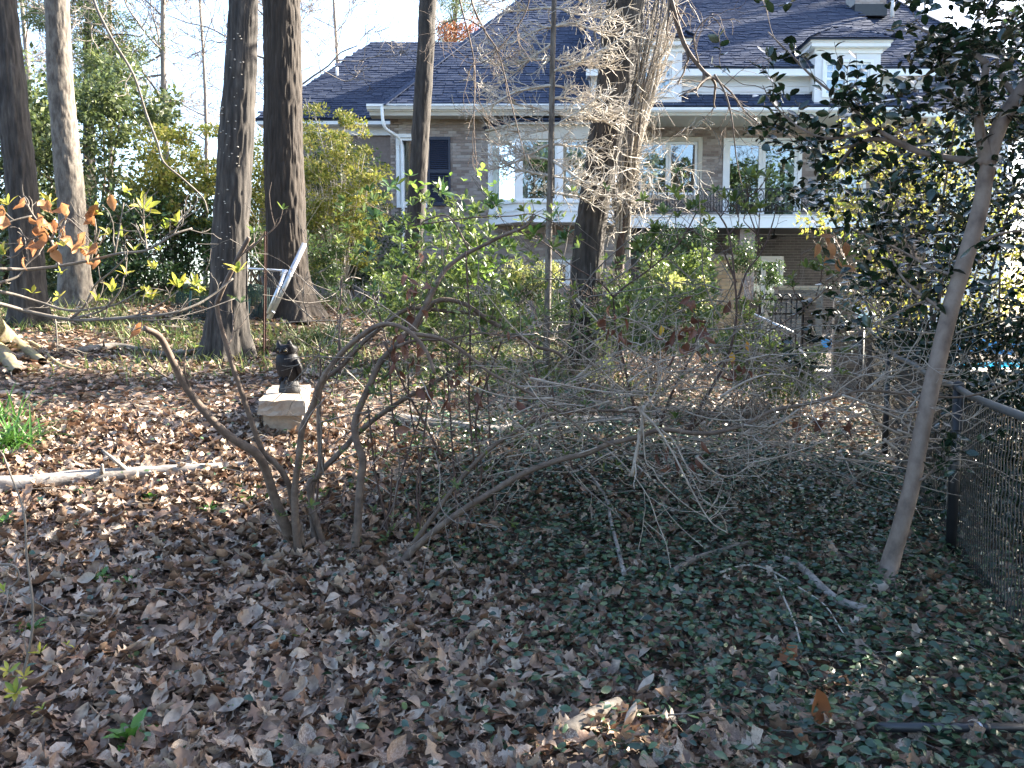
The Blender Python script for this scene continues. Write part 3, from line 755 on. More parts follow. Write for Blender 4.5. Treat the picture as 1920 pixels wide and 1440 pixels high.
def dormer(pl, pr, ptop, pbot):
    y = 20.49; xa, xb = Xp(pl, y), Xp(pr, y); za, zb = Zp(pbot, y), Zp(ptop, y)
    d = MB(); wx0, wx1, wz0, wz1 = xa + .2, xb - .2, za + .10, zb - .28
    for (a, c, e, g) in ((xa, wx0, za - .1, zb), (wx1, xb, za - .1, zb), (wx0, wx1, wz1, zb), (wx0, wx1, za - .1, wz0)): d.box((a, y, e), (c, y + .14, g))
    d.box((xa, y + .14, za + .3), (xa + .06, 24, zb)); d.box((xb - .06, y + .14, za + .3), (xb, 24, zb)); d.box((xa + .06, y + .7, za), (xb - .06, y + .75, zb))
    dm = d.build('dormer', M['siding'], house, False)
    b = MB(); b.box((xa - .16, y - .17, zb), (xb + .16, 24, zb + .10)); b.box((xa - .20, y - .21, zb + .102), (xb + .20, 24, zb + .16)); b.box((xa - .03, y - .03, zb - .12), (xb + .03, y - .002, zb - .002)); b.build('cornice', M['white'], dm, False)
    e = [np.array([xa - .26, y - .27, zb + .165]), np.array([xb + .26, y - .27, zb + .165])]; hgt = .62; run = (xb - xa) / 2 + .26
    rr = np.array([(xa + xb) / 2, y - .27 + run * .9, zb + .165 + hgt]); bk = rr + [0, 2.6, 0]
    roof_plane([e[0], e[1], rr], house, 40, .03)
    roof_plane([e[1], e[1] + [0, 2.8, 0], bk, rr], house, 10, .03); roof_plane([e[0] + [0, 2.8, 0], e[0], rr, bk], house, 10, .03)
    window(wx0 + .06, wx1 - .06, wz0 + .06, wz1 - .06, y, frame=.05, cols=2, rows=2, casing=.07, sash=(3, 2), cur=[(wx0 + .1, wx1 - .1, wz0, wz1)])
dormer(1516, 1636, 91, 190); dormer(1182, 1272, 88, 190)
# chimney
cp_ = on_plane(1632, 22, 20.55, fz, S2); cw = 28 * SZ(cp_[1])
chw = brick_wall(cp_[0] - cw, cp_[0] + cw, cp_[2] - .1, cp_[2] + 1.9, cp_[1], [], M['brick'], 'brick', house, [(1600, 0, 1665, 12)], 40, depth=.7)
b = MB(); b.box((cp_[0] - cw - .02, cp_[1] - .03, cp_[2] - .12), (cp_[0] + cw + .02, cp_[1] + .72, cp_[2] + .22)); b.build('flashing', M['vinyl'], house, False)
b = MB(); vp = cp_ + [cw + .15, -.1, 0]; b.tube([vp + [0, 0, -.2], vp + [0, 0, .7]], .06, 8, 1); b.build('vent_pipe', M['white'], house)
# projecting wing at the east end
ey = 20.0; ez = Zp(206, ey)
e0, e1 = np.array([Xp(1692, ey), ey, ez]), np.array([Xp(2080, ey), ey, ez]); g0 = e0 + [.75, 1.25, 1.05]; g1 = e1 + [-.3, 1.25, 1.05]
roof_plane([e0, e1, g1, g0], house, 150)
b = MB(); b.prism([e0 + [0, .01, -.02], g0 + [0, 0, -.02], e0 + [0, 1.2, .3]], (.02, 0, -.05)); b.build('roof', M['shingle'], house, False)
b = MB(); wwx = Xp(1742, 20.3)
b.box((wwx, 20.3, zp), (12.5, 20.5, ez - .05)); wsd = b.build('wall', M['siding'], house, False)
for i in range(12):
    b = MB(); z = ez - .3 - i * .2; b.prism([(wwx, 20.28, z), (12.5, 20.28, z), (12.5, 20.297, z + .2), (wwx, 20.297, z + .2)], (0, .002, 0)); b.build('board', M['siding'], wsd, False)
b = MB(); b.box((e0[0] + .05, ey + .03, ez - .15), (12.6, ey + .08, ez - .02)); b.box((e0[0] + .05, ey + .08, ez - .10), (12.6, ey + .4, ez - .06)); b.build('fascia', M['white'], house, False)
cam_ = MB(); c = P(757, 206, 20.6); cam_.tube([c, c + [0, -.12, -.02]], .045, 8, 1); cam_.tube([c + [0, 0, .02], c + [0, .05, .08]], .02, 6, 1)
cam_.build('security_camera', M['white'], house)
fan = thing('ceiling_fan', P(1452, 432, 21.9), 'black ceiling fan hanging under the balcony', 'ceiling fan')
b = MB(); c = P(1452, 428, 21.9); b.tube([c, c - [0, 0, .2]], .02, 6, 1); b.lathe(c - [0, 0, .3], [(0, 0), (.09, .01), (.11, .06), (.05, .12), (0, .12)], 10); b.build('motor', M['iron'], fan)
for k in range(4):
    a = k * 1.57 + .4; d = np.array([math.cos(a), math.sin(a), 0]); s = np.array([-d[1], d[0], .1]); b = MB(); b.obox(c - [0, 0, .26] + d * .36, d * .26, s * .06, (0, 0, .006)); b.build('blade', M['iron'], fan, False)

# ---- terrace, pool
def struct(name, mb, m, smooth=False): return tag(mb.build(name, M[m], None, smooth), kind='structure')
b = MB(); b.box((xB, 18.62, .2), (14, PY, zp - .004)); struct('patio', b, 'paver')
b = MB(); zd2 = .75
for (x0, x1, y0, y1) in ((4.9, 14, 13.25, 14.1), (4.9, 5.1, 14.1, 18.5), (13, 14, 14.1, 18.5)): b.box((x0, y0, .2), (x1, y1, zd2))
struct('pool_deck', b, 'concrete')
b = MB(); b.quad((5.1, 14.1, zd2 - .06), (13, 14.1, zd2 - .06), (13, 18.5, zd2 - .06), (5.1, 18.5, zd2 - .06)); struct('water', b, 'water')
pw = thing('pool_wall', (8, 18.55, .5), 'raised blue tiled wall at the far end of the pool', 'wall')
b = MB(); b.box((5.11, 18.52, .2), (13, 18.6, 1.14)); b.build('wall_core', M['mortar'], pw, False)
bb = MB(); bb.box((-.072, -.008, -.072), (.072, .008, .072)); tme = bb.mesh('tile', M['blue_tile'], False)
xs_ = [x for x in np.arange(5.6, 9.6, .15)]
for x in xs_[:24]:
    for z in (.79, .94, 1.09):
        o = bpy.data.objects.new('tile', tme); COL.objects.link(o); o.location = (x, 18.512, z - .03); adopt(o, pw)
bb = MB()
for x in list(np.arange(5.2, 5.6, .15)) + list(np.arange(9.3, 12.9, .15)):
    for z in (.79, .94, 1.09): bb.box((x - .072, 18.504, z - .102), (x + .072, 18.52, z + .042))
tag(bb.build('tile', M['blue_tile'], pw, False), kind='stuff')
# low garden walls of tan brick with stone coping
def garden_wall(pxa, pxb, pyt, y, label, cop=.06, warm='brick_warm', n_ind=120, thick=.3, cat='wall', name='garden_wall', copm='stone'):
    x0, x1 = Xp(pxa, y), Xp(pxb, y); zt = Zp(pyt, y); zb = float(gz((x0 + x1) / 2, y)) - .15
    t = thing(name, ((x0 + x1) / 2, y, zb), label, cat)
    w = brick_wall(x0, x1, zb, zt - cop, y, [], M[warm], 'brick', t, [(pxa, pyt, pxb, pyt + 90)], n_ind, depth=thick)
    b = MB(); n = max(1, int((x1 - x0) / .45)); e = np.linspace(x0 - .03, x1 + .03, n + 1)
    for i in range(n):
        b = MB(); b.box((e[i] + .004, y - .04, zt - cop + .002), (e[i + 1] - .004, y + thick + .04, zt - rng.random() * .008)); b.build('coping_stone', M[copm], t, False)
    return t
garden_wall(1202, 1332, 505, 17.2, 'low brown brick garden wall running up to a stone capped pillar', warm='brick', cop=.07)
garden_wall(1326, 1396, 477, 16.8, 'tan brick pillar with a thick rough stone cap below the balcony', cop=.11, n_ind=100, thick=.75, cat='pillar', name='brick_pillar')
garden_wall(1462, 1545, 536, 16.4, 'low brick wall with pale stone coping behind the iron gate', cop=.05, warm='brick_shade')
garden_wall(1512, 1532, 556, 12.9, 'slim shaded brick gatepost beside the black iron gate', warm='brick_shade', cop=.04, n_ind=60, thick=.10, cat='gatepost', name='brick_gatepost')
garden_wall(1569, 1592, 552, 12.9, 'shaded brick gatepost beside the view of the blue pool', warm='brick_shade', cop=.04, n_ind=60, thick=.10, cat='gatepost', name='brick_gatepost')
garden_wall(1398, 1424, 560, 13.2, 'shaded brick post carrying the hinge side of the iron gate', warm='brick_shade', cop=.04, n_ind=60, thick=.10, cat='gatepost', name='brick_gatepost')
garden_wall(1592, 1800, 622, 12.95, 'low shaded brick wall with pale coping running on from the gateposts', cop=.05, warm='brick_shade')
ig = thing('iron_gate', GD(1470, 12.95), 'black wrought iron gate with arched loops between shaded brick posts', 'gate')
b = MB(); x0, x1 = Xp(1427, 12.95), Xp(1509, 12.95); z1, z0 = Zp(556, 12.95), Zp(690, 12.95)
for x in (x0, x1): b.box((x - .02, 12.93, z0), (x + .02, 12.97, z1))
for z in (z0 + .05, z1 - .05, z1 - .28): b.box((x0 + .02, 12.935, z - .015), (x1 - .02, 12.965, z + .015))
b.build('gate_frame', M['iron'], ig, False)
for x in np.arange(x0 + .09, x1 - .03, .085):
    b = MB(); b.tube([(x, 12.95, z0), (x, 12.95, z1 - .06)], .012, 5, 1); b.build('picket', M['iron'], ig)
for x in np.arange(x0 + .1, x1 - .05, .16):
    b = MB(); a_ = np.linspace(0, np.pi, 9); b.tube(np.stack([x + .07 * np.cos(a_), 12.91 + 0 * a_, z1 - .06 + .1 * np.sin(a_)], 1), .014, 5, 1); b.build('loop', M['iron'], ig)
b = MB(); b.box((x0 + .03, 12.86, z0 + .1), (x0 + .1, 12.9, z1 - .06)); b.build('post', M['beige'], ig, False)
# pale lounger on the terrace
lo = thing('lounger', P(1668, 612, 14.9), 'pale sun lounger on the terrace seen over the fence rail', 'lounger')
b = MB(); c = P(1668, 612, 14.9); b.obox(c + [.15, 0, .0], (.45, 0, 0), (0, .28, 0), (0, 0, .04)); b.build('seat', M['lounge'], lo, False)
b = MB(); b.obox(c + [-.40, 0, .16], (.18, 0, -.17), (0, .28, 0), (.03, 0, .03)); b.build('backrest', M['lounge'], lo, False)
for x in (-.25, .5):
    for y in (-.22, .22): b = MB(); b.box((c[0] + x - .02, c[1] + y - .02, zd2), (c[0] + x + .02, c[1] + y + .02, c[2] - .03)); b.build('leg', M['lounge'], lo, False)

# ================================================================== TREES
def bark_trunk(mb, pts, rad, ridges=22, amp=.10, along=.14, n=124, step=.025, seed=1, flare=.0, warp=.6):
    pts = np.asarray(pts, float); pts, rad = crom(pts, np.asarray(rad, float), 8)
    s = np.concatenate([[0], np.cumsum(np.linalg.norm(np.diff(pts, axis=0), axis=1))])
    k = max(8, int(s[-1] / step)); ss = np.linspace(0, s[-1], k)
    p = np.stack([np.interp(ss, s, pts[:, i]) for i in range(3)], 1); r = np.interp(ss, s, rad)
    t = np.gradient(p, axis=0); t /= np.linalg.norm(t, axis=1)[:, None]
    u = unit(np.cross(t, [0, 1., .01])); v = np.cross(t, u)
    a = np.arange(n) * 2 * np.pi / n
    A, Z = np.meshgrid(a, ss); ca = A / (2 * np.pi)
    wob = warp * (vnoise(Z * 3, ca * 6 + 7, seed) - .5)
    def per(f): return f(ca) * (1 - ca) + f(ca - 1) * ca        # seamless round the trunk
    nz = per(lambda c: vnoise(c * ridges + wob + 40, Z / along + 3 * np.floor(c * ridges * .5), seed + 1))
    n2 = per(lambda c: vnoise(c * ridges * 2.3 + 70, Z / along * 2.2, seed + 2))
    big = per(lambda c: vnoise(c * 4 + 20, Z * 1.3, seed + 3)) - .5
    rg = 1 - np.abs(2 * nz - 1)
    rr = r[:, None] * (1 + amp * (1.3 * (1 - rg ** 1.6) - .6) + amp * .5 * (n2 - .5) + .10 * big)
    if flare:
        h = np.clip(1 - ss / flare[0], 0, 1)[:, None] ** 2.2
        rr = rr * (1 + h * (flare[1] + flare[1] * .9 * np.sin(5 * A + seed)))
    ring = p[:, None] + rr[..., None] * (np.cos(A)[..., None] * u[:, None] + np.sin(A)[..., None] * v[:, None])
    i, j = np.meshgrid(np.arange(k - 1), np.arange(n), indexing='ij')
    mb.add(ring.reshape(-1, 3), np.stack([i * n + j, i * n + (j + 1) % n, (i + 1) * n + (j + 1) % n, (i + 1) * n + j], -1).reshape(-1, 4))

def grow(mb, p, d, L, r, lev, spread=(35, 60), grav=.0, wig=.18, n=5, kids=(4, 6), shrink=.55, minr=.003, tips=None, seg=None):
    k = seg or (6 if lev > 0 else 4); pts = [np.asarray(p, float)]; d = unit(d)
    for i in range(k):
        d = unit(d + rng.normal(size=3) * wig + np.array([0, 0, grav])); pts.append(pts[-1] + d * L / k)
    pts = np.array(pts); mb.tube(pts, np.linspace(r, max(minr, r * .35), k + 1), n, 2 if lev else 1, cap=False)
    if tips is not None and lev <= 1: tips.append((pts[-1], d.copy()))
    if lev == 0: return
    for c in range(rng.integers(kids[0], kids[1] + 1)):
        t = rng.uniform(.25, 1.0); i = min(k - 1, int(t * k)); q = pts[i] + (pts[i + 1] - pts[i]) * (t * k - i if t < 1 else 1)
        dd = unit(pts[i + 1] - pts[i]); ax = unit(np.cross(dd, rand_unit(1)[0])); an = math.radians(rng.uniform(*spread))
        nd = dd * math.cos(an) + ax * math.sin(an)
        grow(mb, q, nd, L * shrink * rng.uniform(.7, 1.2), max(minr, r * .5 * (1.1 - .5 * t)), lev - 1, spread, grav, wig, max(3, n - 1), kids, shrink, minr, tips)

def trunk_tree(label, path, d, bark, group=None, ridges=22, amp=.07, along=.14, top=12., flare=(.9, .35), limbs=5, dz=0., seed=1, name='tree', n=84, cat='tree', ndist=None, limb_mat=None, base=None):
    """path: (px, py, width px) from the top of the frame down to the base; carried on above the frame"""
    pts = [P(a, b, d) for a, b, w in path]; rad = [w * .5 * SZ(d) for a, b, w in path]
    bz = float(gz(pts[-1][0], d)); dirn = unit(pts[0] - pts[1])
    up = []; ur = []; q = pts[0]
    L = top - q[2]
    for k in range(1, 5):
        up.append(q + (dirn * .35 + np.array([0, 0, .75])) * L * k / 4 * .95 + rng.normal(size=3) * .06); ur.append(rad[0] * (1 - .16 * k))
    pts, rad = up[::-1] + pts, ur[::-1] + rad
    pts[-1] = np.array([pts[-1][0], d, bz - .12])
    t = thing(name, (pts[-1][0], d, bz), label, cat, group)
    mb = MB(); bark_trunk(mb, pts[::-1], rad[::-1], ridges, amp, along, n, seed=seed, flare=flare)
    mb.build('trunk', M[bark], t)
    for k in range(limbs):
        b = MB(); i = rng.uniform(0, .75); z = up[-1][2] * i + up[0][2] * (1 - i)
        q = np.array([np.interp(z, [p[2] for p in up[::-1]], [p[c] for p in up[::-1]]) for c in range(3)]) if False else up[0] + (up[-1] - up[0]) * i
        a = rng.uniform(0, 6.28); grow(b, q, [math.cos(a), math.sin(a), .55], rng.uniform(2.2, 3.8), rad[4] * .35, 3, n=6, kids=(3, 5), minr=.006, grav=.03)
        b.build('limb', M[limb_mat or bark], t)
    return t, pts

trunk_tree('dark furrowed trunk leaning at the frame edge with sunlit moss low down', [(4, -10, 46), (14, 100, 48), (33, 280, 50), (48, 440, 52), (58, 590, 58)], 11.5, 'bark_dark', ridges=28, amp=.09, along=.26, seed=11, limbs=3)
trunk_tree('pale barked trunk with a dazzling sunlit edge among the evergreen shrubs', [(106, -10, 40), (113, 150, 43), (128, 320, 46), (137, 420, 47), (141, 565, 58)], 13.2, 'bark_pale', ridges=20, amp=.05, seed=21, limbs=3)
tC, _ = trunk_tree('dark oak trunk with white lichen spots and a broken lit base beside the rusty post', [(458, -10, 50), (452, 130, 55), (443, 260, 61), (434, 420, 63), (430, 560, 68), (429, 684, 84)], 10.6, 'bark_dark', ridges=32, amp=.09, along=.30, seed=31, limbs=4)
trunk_tree('thickest brown trunk with fine vertical ridges behind the leaning steel pipe', [(528, -10, 64), (530, 130, 66), (532, 280, 68), (536, 420, 71), (540, 520, 78), (542, 588, 96)], 13.0, 'bark_brown', ridges=46, amp=.07, along=.24, seed=41, limbs=4, n=150)
trunk_tree('slim upright trunk crossing the navy shutter of the house', [(803, -10, 31), (798, 90, 31), (789, 240, 32), (780, 400, 33), (774, 520, 34), (770, 625, 40)], 12.0, 'bark_dark', ridges=20, amp=.08, along=.22, seed=51, limbs=3, n=56, flare=(.5, .25))
tG, ptsG = trunk_tree('thick grey trunk leaning in front of the bay window', [(1176, -10, 68), (1155, 140, 63), (1134, 270, 60), (1114, 390, 56), (1103, 480, 56), (1098, 600, 68)], 11.5, 'bark_dark', ridges=36, amp=.08, along=.24, seed=61, limbs=5)
# lichen spots
def lichen(t, boxes, d, n, rad_of, m='twig_pale'):
    b = MB()
    for _ in range(n):
        px, py, w = boxes[rng.integers(len(boxes))]
        o = rng.uniform(-.8, .5); c = P(px + o * w / 2, py + rng.uniform(-60, 60), d); rr = w / 2 * SZ(d)
        c[1] -= rr * math.sqrt(1 - o * o) * 1.0
        b.lathe(c + [0, 0, 0], [(0, -.008), (.012 * rng.uniform(.5, 1.6), -.004), (.012, .004), (0, .009)], 6)
    tag(b.build('lichen', M[m], t), kind='stuff')
lichen(tC, [(452, 130, 53), (443, 260, 59), (434, 420, 61), (430, 520, 63)], 10.6, 90, None)
# root of a mossy tree whose trunk stands just outside the picture
rt = thing('tree_root', G(20, 680), 'moss yellow tree root flare spreading onto the leaves at the frame edge', 'tree root')
for pl, r0 in (([(-90, 520), (-30, 600), (20, 645), (80, 685)], (.22, .05)), ([(-90, 560), (-40, 640), (5, 672), (32, 705)], (.20, .05)), ([(-120, 420), (-100, 560), (-95, 660)], (.34, .42))):
    pts = [G(max(a, -100), b) + [0, 0, .04] if b > 600 else P(a, b, 9.4) for a, b in pl]; pts = np.array(pts)
    b = MB(); bark_trunk(b, pts, np.linspace(*r0, len(pts)), 12, .10, .2, 36, .04, 71); b.build('root', M['bark_moss'], rt)

# ---- pale sapling with tiers of sunlit crooked twigs
def tier_tree(name, label, path, d, ys, reach, cat='tree'):
    pts = np.array([P(a, b, d) for a, b, w in path]); rad = np.array([w * .5 * SZ(d) for a, b, w in path])
    pts[-1] = GD(path[-1][0], d) - [0, 0, .1]
    t = thing(name, pts[-1] + [0, 0, .1], label, cat)
    b = MB(); b.tube(pts, rad, 10, 4, wob=.08); b.build('trunk', M['bark_pale'], t)
    for y0 in ys:
        for side in (-1, 1):
            if rng.random() < .12: continue
            b = MB(); px = np.interp(y0, [p[1] for p in path], [p[0] for p in path])
            q = P(px, y0, d); L = reach * rng.uniform(.5, 1.1) * SZ(d); r = rng.uniform(.012, .026)
            dd = np.array([side, rng.uniform(-.5, .5), rng.uniform(-.25, .35)])
            k = 7; pp = [q]; 
            for i in range(k):
                dd = unit(dd + rng.normal(size=3) * .13 + np.array([0, 0, -.03 if i < 4 else .08])); pp.append(pp[-1] + dd * L / k)
            pp = np.array(pp); b.tube(pp, np.linspace(r, .004, k + 1), 5, 2, cap=False)
            for i in range(1, k + 1):
                for _ in range(rng.integers(3, 6)):
                    tt = rng.random(); q2 = pp[i - 1] + (pp[i] - pp[i - 1]) * tt
                    d2 = unit(np.array([side * rng.uniform(.5, 1.2), rng.uniform(-1, 1), rng.uniform(-.5, .6)]))
                    grow(b, q2, d2, rng.uniform(.12, .40), .007, 1, wig=.16, n=4, kids=(2, 5), minr=.004, grav=.05)
            b.build('branch', M['twig_pale'], t)
    return t
tier_tree('sapling', 'slender sapling with tiers of crooked sunlit white twigs before the bay window',
          [(1041, -120, 7), (1039, 0, 9), (1036, 120, 10), (1034, 250, 11), (1030, 400, 12), (1028, 500, 12), (1024, 612, 14)], 10.8,
          [-60, -20, 15, 50, 80, 110, 135, 160, 185, 210, 240, 270, 300, 330, 360], 165)
# ---- clump of pale whip stems beside the leaning trunk
wt = thing('crape_myrtle', GD(1160, 11.9), 'bare many stemmed clump of pale whips with a red brown base beside the leaning trunk', 'shrub')
b = MB(); b.tube([GD(1158, 11.9) - [0, 0, .1], P(1160, 540, 11.9), P(1163, 460, 11.9), P(1165, 395, 11.9)], [.085, .075, .07, .05], 10, 4, wob=.12); b.build('trunk', M['rust'] if False else M['bark_redstem'], wt)
for k in range(40):
    b = MB(); x0 = 1163 + rng.uniform(-12, 14); xe = rng.uniform(1165, 1300) if k % 4 else rng.uniform(1080, 1300); ye = rng.uniform(-120, 60)
    d = 11.9 + rng.uniform(-.5, .5); pl = []
    for s in np.linspace(0, 1, 7):
        pl.append(P(x0 + (xe - x0) * s ** 1.3 + rng.normal() * 2, 430 + rng.uniform(-30, 60) * (1 - s) + (ye - 430) * s, 11.9 + (d - 11.9) * s))
    pl = np.array(pl); b.tube(pl, np.linspace(.022, .010, 7), 5, 3, cap=False)
    for i in range(1, 7):
        for _ in range(rng.integers(1, 4)):
            q = pl[i - 1] + (pl[i] - pl[i - 1]) * rng.random(); grow(b, q, [rng.uniform(-1, 1), rng.uniform(-1, 1), rng.uniform(-.2, 1.4)], rng.uniform(.15, .7), .006, 1, wig=.16, n=4, kids=(1, 4), minr=.0036)
    b.build('stem', M['twig_pale' if k % 3 else 'bark_grey'], wt)
for k in range(10):       # shadowed pale tangle below
    b = MB(); q = P(1160 + rng.uniform(-20, 60), rng.uniform(250, 420), 11.8); grow(b, q, [rng.uniform(-.4, 1), -.2, rng.uniform(-.3, .4)], rng.uniform(.6, 1.3), .008, 2, wig=.25, n=4, kids=(3, 5), minr=.003); b.build('branch', M['twig_pale'], wt)

# ---- hanging limbs
def hanging(name, label, lines, d, m, cat='branch', twigs=6, tw=.5, grav=-.06):
    t = thing(name, P(lines[0][0][0][0], lines[0][0][0][1], d), label, cat)
    for pl, r0, r1 in lines:
        b = MB(); pts = np.array([P(a, c, d) for a, c in pl]) + np.cumsum(rng.normal(size=(len(pl), 3)) * [0, .05, 0], 0)
        b.tube(pts, np.linspace(r0, r1, len(pts)), 6, 4)
        for _ in range(twigs):
            i = rng.integers(1, len(pts)); q = pts[i - 1] + (pts[i] - pts[i - 1]) * rng.random()
            grow(b, q, unit(pts[i] - pts[i - 1]) + rng.normal(size=3) * .7, rng.uniform(.4, 1.1) * tw, r1 * 1.0, 1, wig=.25, n=4, kids=(2, 4), minr=.002, grav=grav)
        b.build('branch', M[m], t)
    return t
hanging('hanging_branch', 'dark bare limb drooping past the siding beside the leaning trunk', [([(1240, -60), (1258, 10), (1285, 80), (1318, 128), (1335, 145)], .03, .016), ([(1335, 145), (1352, 180), (1362, 230), (1375, 300), (1392, 360)], .012, .004), ([(1335, 145), (1372, 170), (1400, 205), (1430, 235), (1470, 235)], .011, .004), ([(1310, 118), (1300, 70), (1330, 40), (1365, 85)], .009, .003)], 8.0, 'bark_stem', twigs=7, tw=.45)
hanging('hanging_branch', 'thin bare twigs hanging in front of the roof between the slim trunk and the sapling', [([(850, -80), (862, 0), (880, 70), (890, 130), (888, 230), (895, 330)], .011, .004), ([(880, -60), (885, 5), (910, 60), (935, 100), (960, 200), (985, 300)], .013, .004), ([(905, 55), (870, 40), (832, 48), (824, 70)], .008, .003), ([(1000, -40), (985, 20), (950, 70), (900, 120), (850, 100)], .008, .003)], 8.5, 'bark_stem', twigs=8, tw=.55)
hanging('hanging_vine', 'long pale bare vine dangling in front of the evergreen shrubs', [([(170, -60), (182, 5), (215, 75), (250, 140), (268, 210), (288, 265), (298, 300), (330, 330), (358, 362), (369, 392)], .010, .005)], 5.2, 'bark_grey', cat='vine', twigs=2, tw=.25)

# ---- bare trees behind
def bare_tree(label, px, d, h, r, m='twig_grey', lean=(0, 0), lev=4, limbs=9, group=None, start=.25, spread=(30, 60)):
    p = GD(px, d); t = thing('bare_tree', p, label, 'tree', group)
    pts = np.array([p + [lean[0] * s + .15 * math.sin(s * 5 + px), lean[1] * s, h * s - .1 * (s == 0)] for s in np.linspace(0, 1, 7)])
    b = MB(); b.tube(pts, np.linspace(r, r * .3, 7), 8, 3); b.build('trunk', M[m], t)
    for k in range(limbs):
        s = rng.uniform(start, .97); q = np.array([np.interp(s, np.linspace(0, 1, 7), pts[:, c]) for c in range(3)]); a = rng.uniform(0, 6.28)
        b = MB(); grow(b, q, [math.cos(a), math.sin(a), rng.uniform(.2, .9)], h * rng.uniform(.16, .3), r * .38 * (1.15 - s), lev - 1, n=5, kids=(4, 6), minr=.008, grav=.03, wig=.2, spread=spread); b.build('limb', M[m], t)
bg_ = 'bare winter trees beyond the shrubs'
bare_tree('bare tree with a straight thin trunk in the gap between the pale and dark trunks', 336, 24, 15, .12, limbs=14, group=bg_)
bare_tree('bare tree with wide grey limbs showing beside the thickest brown trunk', 500, 25, 14, .16, limbs=13, group=bg_, lean=(1.0, 0), start=.3)
bare_tree('spindly bare tree behind the evergreen hump, nearest to the oak trunk', 395, 30, 15, .1, limbs=12, group=bg_)
bare_tree('bare tree seen through the pine boughs', 230, 32, 16, .13, limbs=12, group=bg_)
bare_tree('bare tree rising behind the lower wing roof', 640, 38, 17, .15, limbs=14, group=bg_)
bare_tree('bare tree between the two trunks at the frame edge', 75, 28, 15, .12, limbs=12, group=bg_)
bare_tree('bare tree beyond the roof hip by the chimney', 1800, 44, 24, .16, limbs=14, group=bg_, start=.45)
bare_tree('faint bare tree farther off beyond the chimney', 1700, 55, 27, .16, limbs=12, group=bg_, start=.5)

# ================================================================== EVERGREENS AND SHRUBS
def cloud(centers, rad, n, size, temps, m, parent, up=.4, name='foliage', n_ind=0, squash=.8, axisup=.0, gaps=None):
    """leaves spread round clump centres"""
    c = np.asarray(centers); k = rng.integers(0, len(c), n)
    w = rng.uniform(.45, 1.25, len(c))
    dirs = rand_unit(n); rr = rng.random(n) ** .45
    p = c[k] + dirs * (rr * rad * w[k])[:, None] * [1, 1, squash]
    for g, gr in (gaps or []):           # openings in the crown that let the sun through
        v = p - g; s = v @ SDIR; keep = np.linalg.norm(v - s[:, None] * SDIR, axis=1) > gr
        p, dirs = p[keep], dirs[keep]; n = len(p)
    ax = unit(dirs * .8 + rng.normal(size=(n, 3)) * .6 + [0, 0, axisup]); u = rng.normal(size=(n, 3)) * .7 + [0, 0, up] + dirs * .3
    mm = frames(ax, u) * (size * rng.uniform(.6, 1.3, n))[:, None, None]
    L = Leaves(temps); L.add(p, mm); L.finish(parent, m, n_ind, 'leaf', name)
    return c
def blob_centres(boxes, d, dep, n, beyond=False):
    """clump centres within photo boxes (x0, y0, x1, y1) over a depth range"""
    out = []
    ar = np.array([(b[2] - b[0]) * (b[3] - b[1]) for b in boxes], float); ar /= ar.sum()
    for _ in range(n):
        b = boxes[rng.choice(len(boxes), p=ar)]
        px_ = rng.uniform(b[0], b[2]); dd_ = d + rng.uniform(-.5, .5) * dep
        if beyond: dd_ = max(dd_, min(12.4, 1.19 / max(.05, (px_ - 960) / FPX - .343) + .9))
        q = P(px_, rng.uniform(b[1], b[3]), dd_); q[2] = max(q[2], float(gz(q[0], q[1])) + .05)
        out.append(q)
    return np.array(out)
def shrub(label, boxes, d, dep, nc, rad, n, size, temps, m, stem='bark_stem', name='shrub', cat='shrub', basepx=None, n_stems=10, group=None, n_ind=0, up=.4, axisup=0., squash=.8, sr=.02, beyond=False):
    bx = basepx or (boxes[0][0] + boxes[0][2]) / 2; base = GD(bx, d)
    t = thing(name, base, label, cat, group)
    c = blob_centres(boxes, d, dep, nc, beyond)
    cloud(c, rad, n, size, temps, M[m], t, up, n_ind=n_ind, axisup=axisup, squash=squash)
    for k in range(min(n_stems, len(c))):
        b = MB(); q = c[k]; mid = base + (q - base) * .5 + rng.normal(size=3) * .15 + [0, 0, .15]
        gb_ = base + rng.normal(size=3) * [.15, .15, 0]; b.tube([gb_, base + (q - base) * .25 + rng.normal(size=3) * .06, mid, q], [sr, sr * .8, sr * .55, sr * .25], 5, 3)
        for _ in range(4): grow(b, mid + (q - mid) * rng.random(), unit(q - base) + rng.normal(size=3) * .6, rad * 2, sr * .25, 1, wig=.25, n=4, kids=(2, 4), minr=.003)
        b.build('stem', M[stem], t)
    return t
D2, D3 = [diamond(.28, .3), diamond(.22, .1)], [two(.24, .35), two(.30, .2, .1)]
# left-hand wood
shrub('tall dark evergreen behind the pale trunk with glinting leaves', [(60, 150, 330, 520), (150, 110, 250, 250), (0, 230, 120, 520)], 17, 3.4, 130, .40, 16000, .12, D2, 'wood_leaf', name='evergreen_shrub', n_stems=14, sr=.05, basepx=190)
shrub('deep green holly mass in the shade behind the two trunks at the frame edge', [(-60, 180, 110, 560), (0, 140, 60, 260)], 15.5, 2.2, 70, .5, 12000, .11, D2, 'wood_leaf', name='evergreen_shrub', n_stems=8, sr=.05, basepx=20)
shrub('glowing yellow green shrub in full sun beside the oak trunk', [(270, 240, 410, 360), (300, 300, 420, 440), (240, 330, 330, 430)], 15.5, 2.0, 90, .28, 10500, .08, D2, 'bright', n_stems=14, basepx=345, squash=.45)
shrub('low leafy shrub shaded under the glowing yellow green one', [(180, 380, 420, 545)], 14.6, 1.6, 60, .4, 10000, .09, D2, 'holly', n_stems=12, basepx=300)
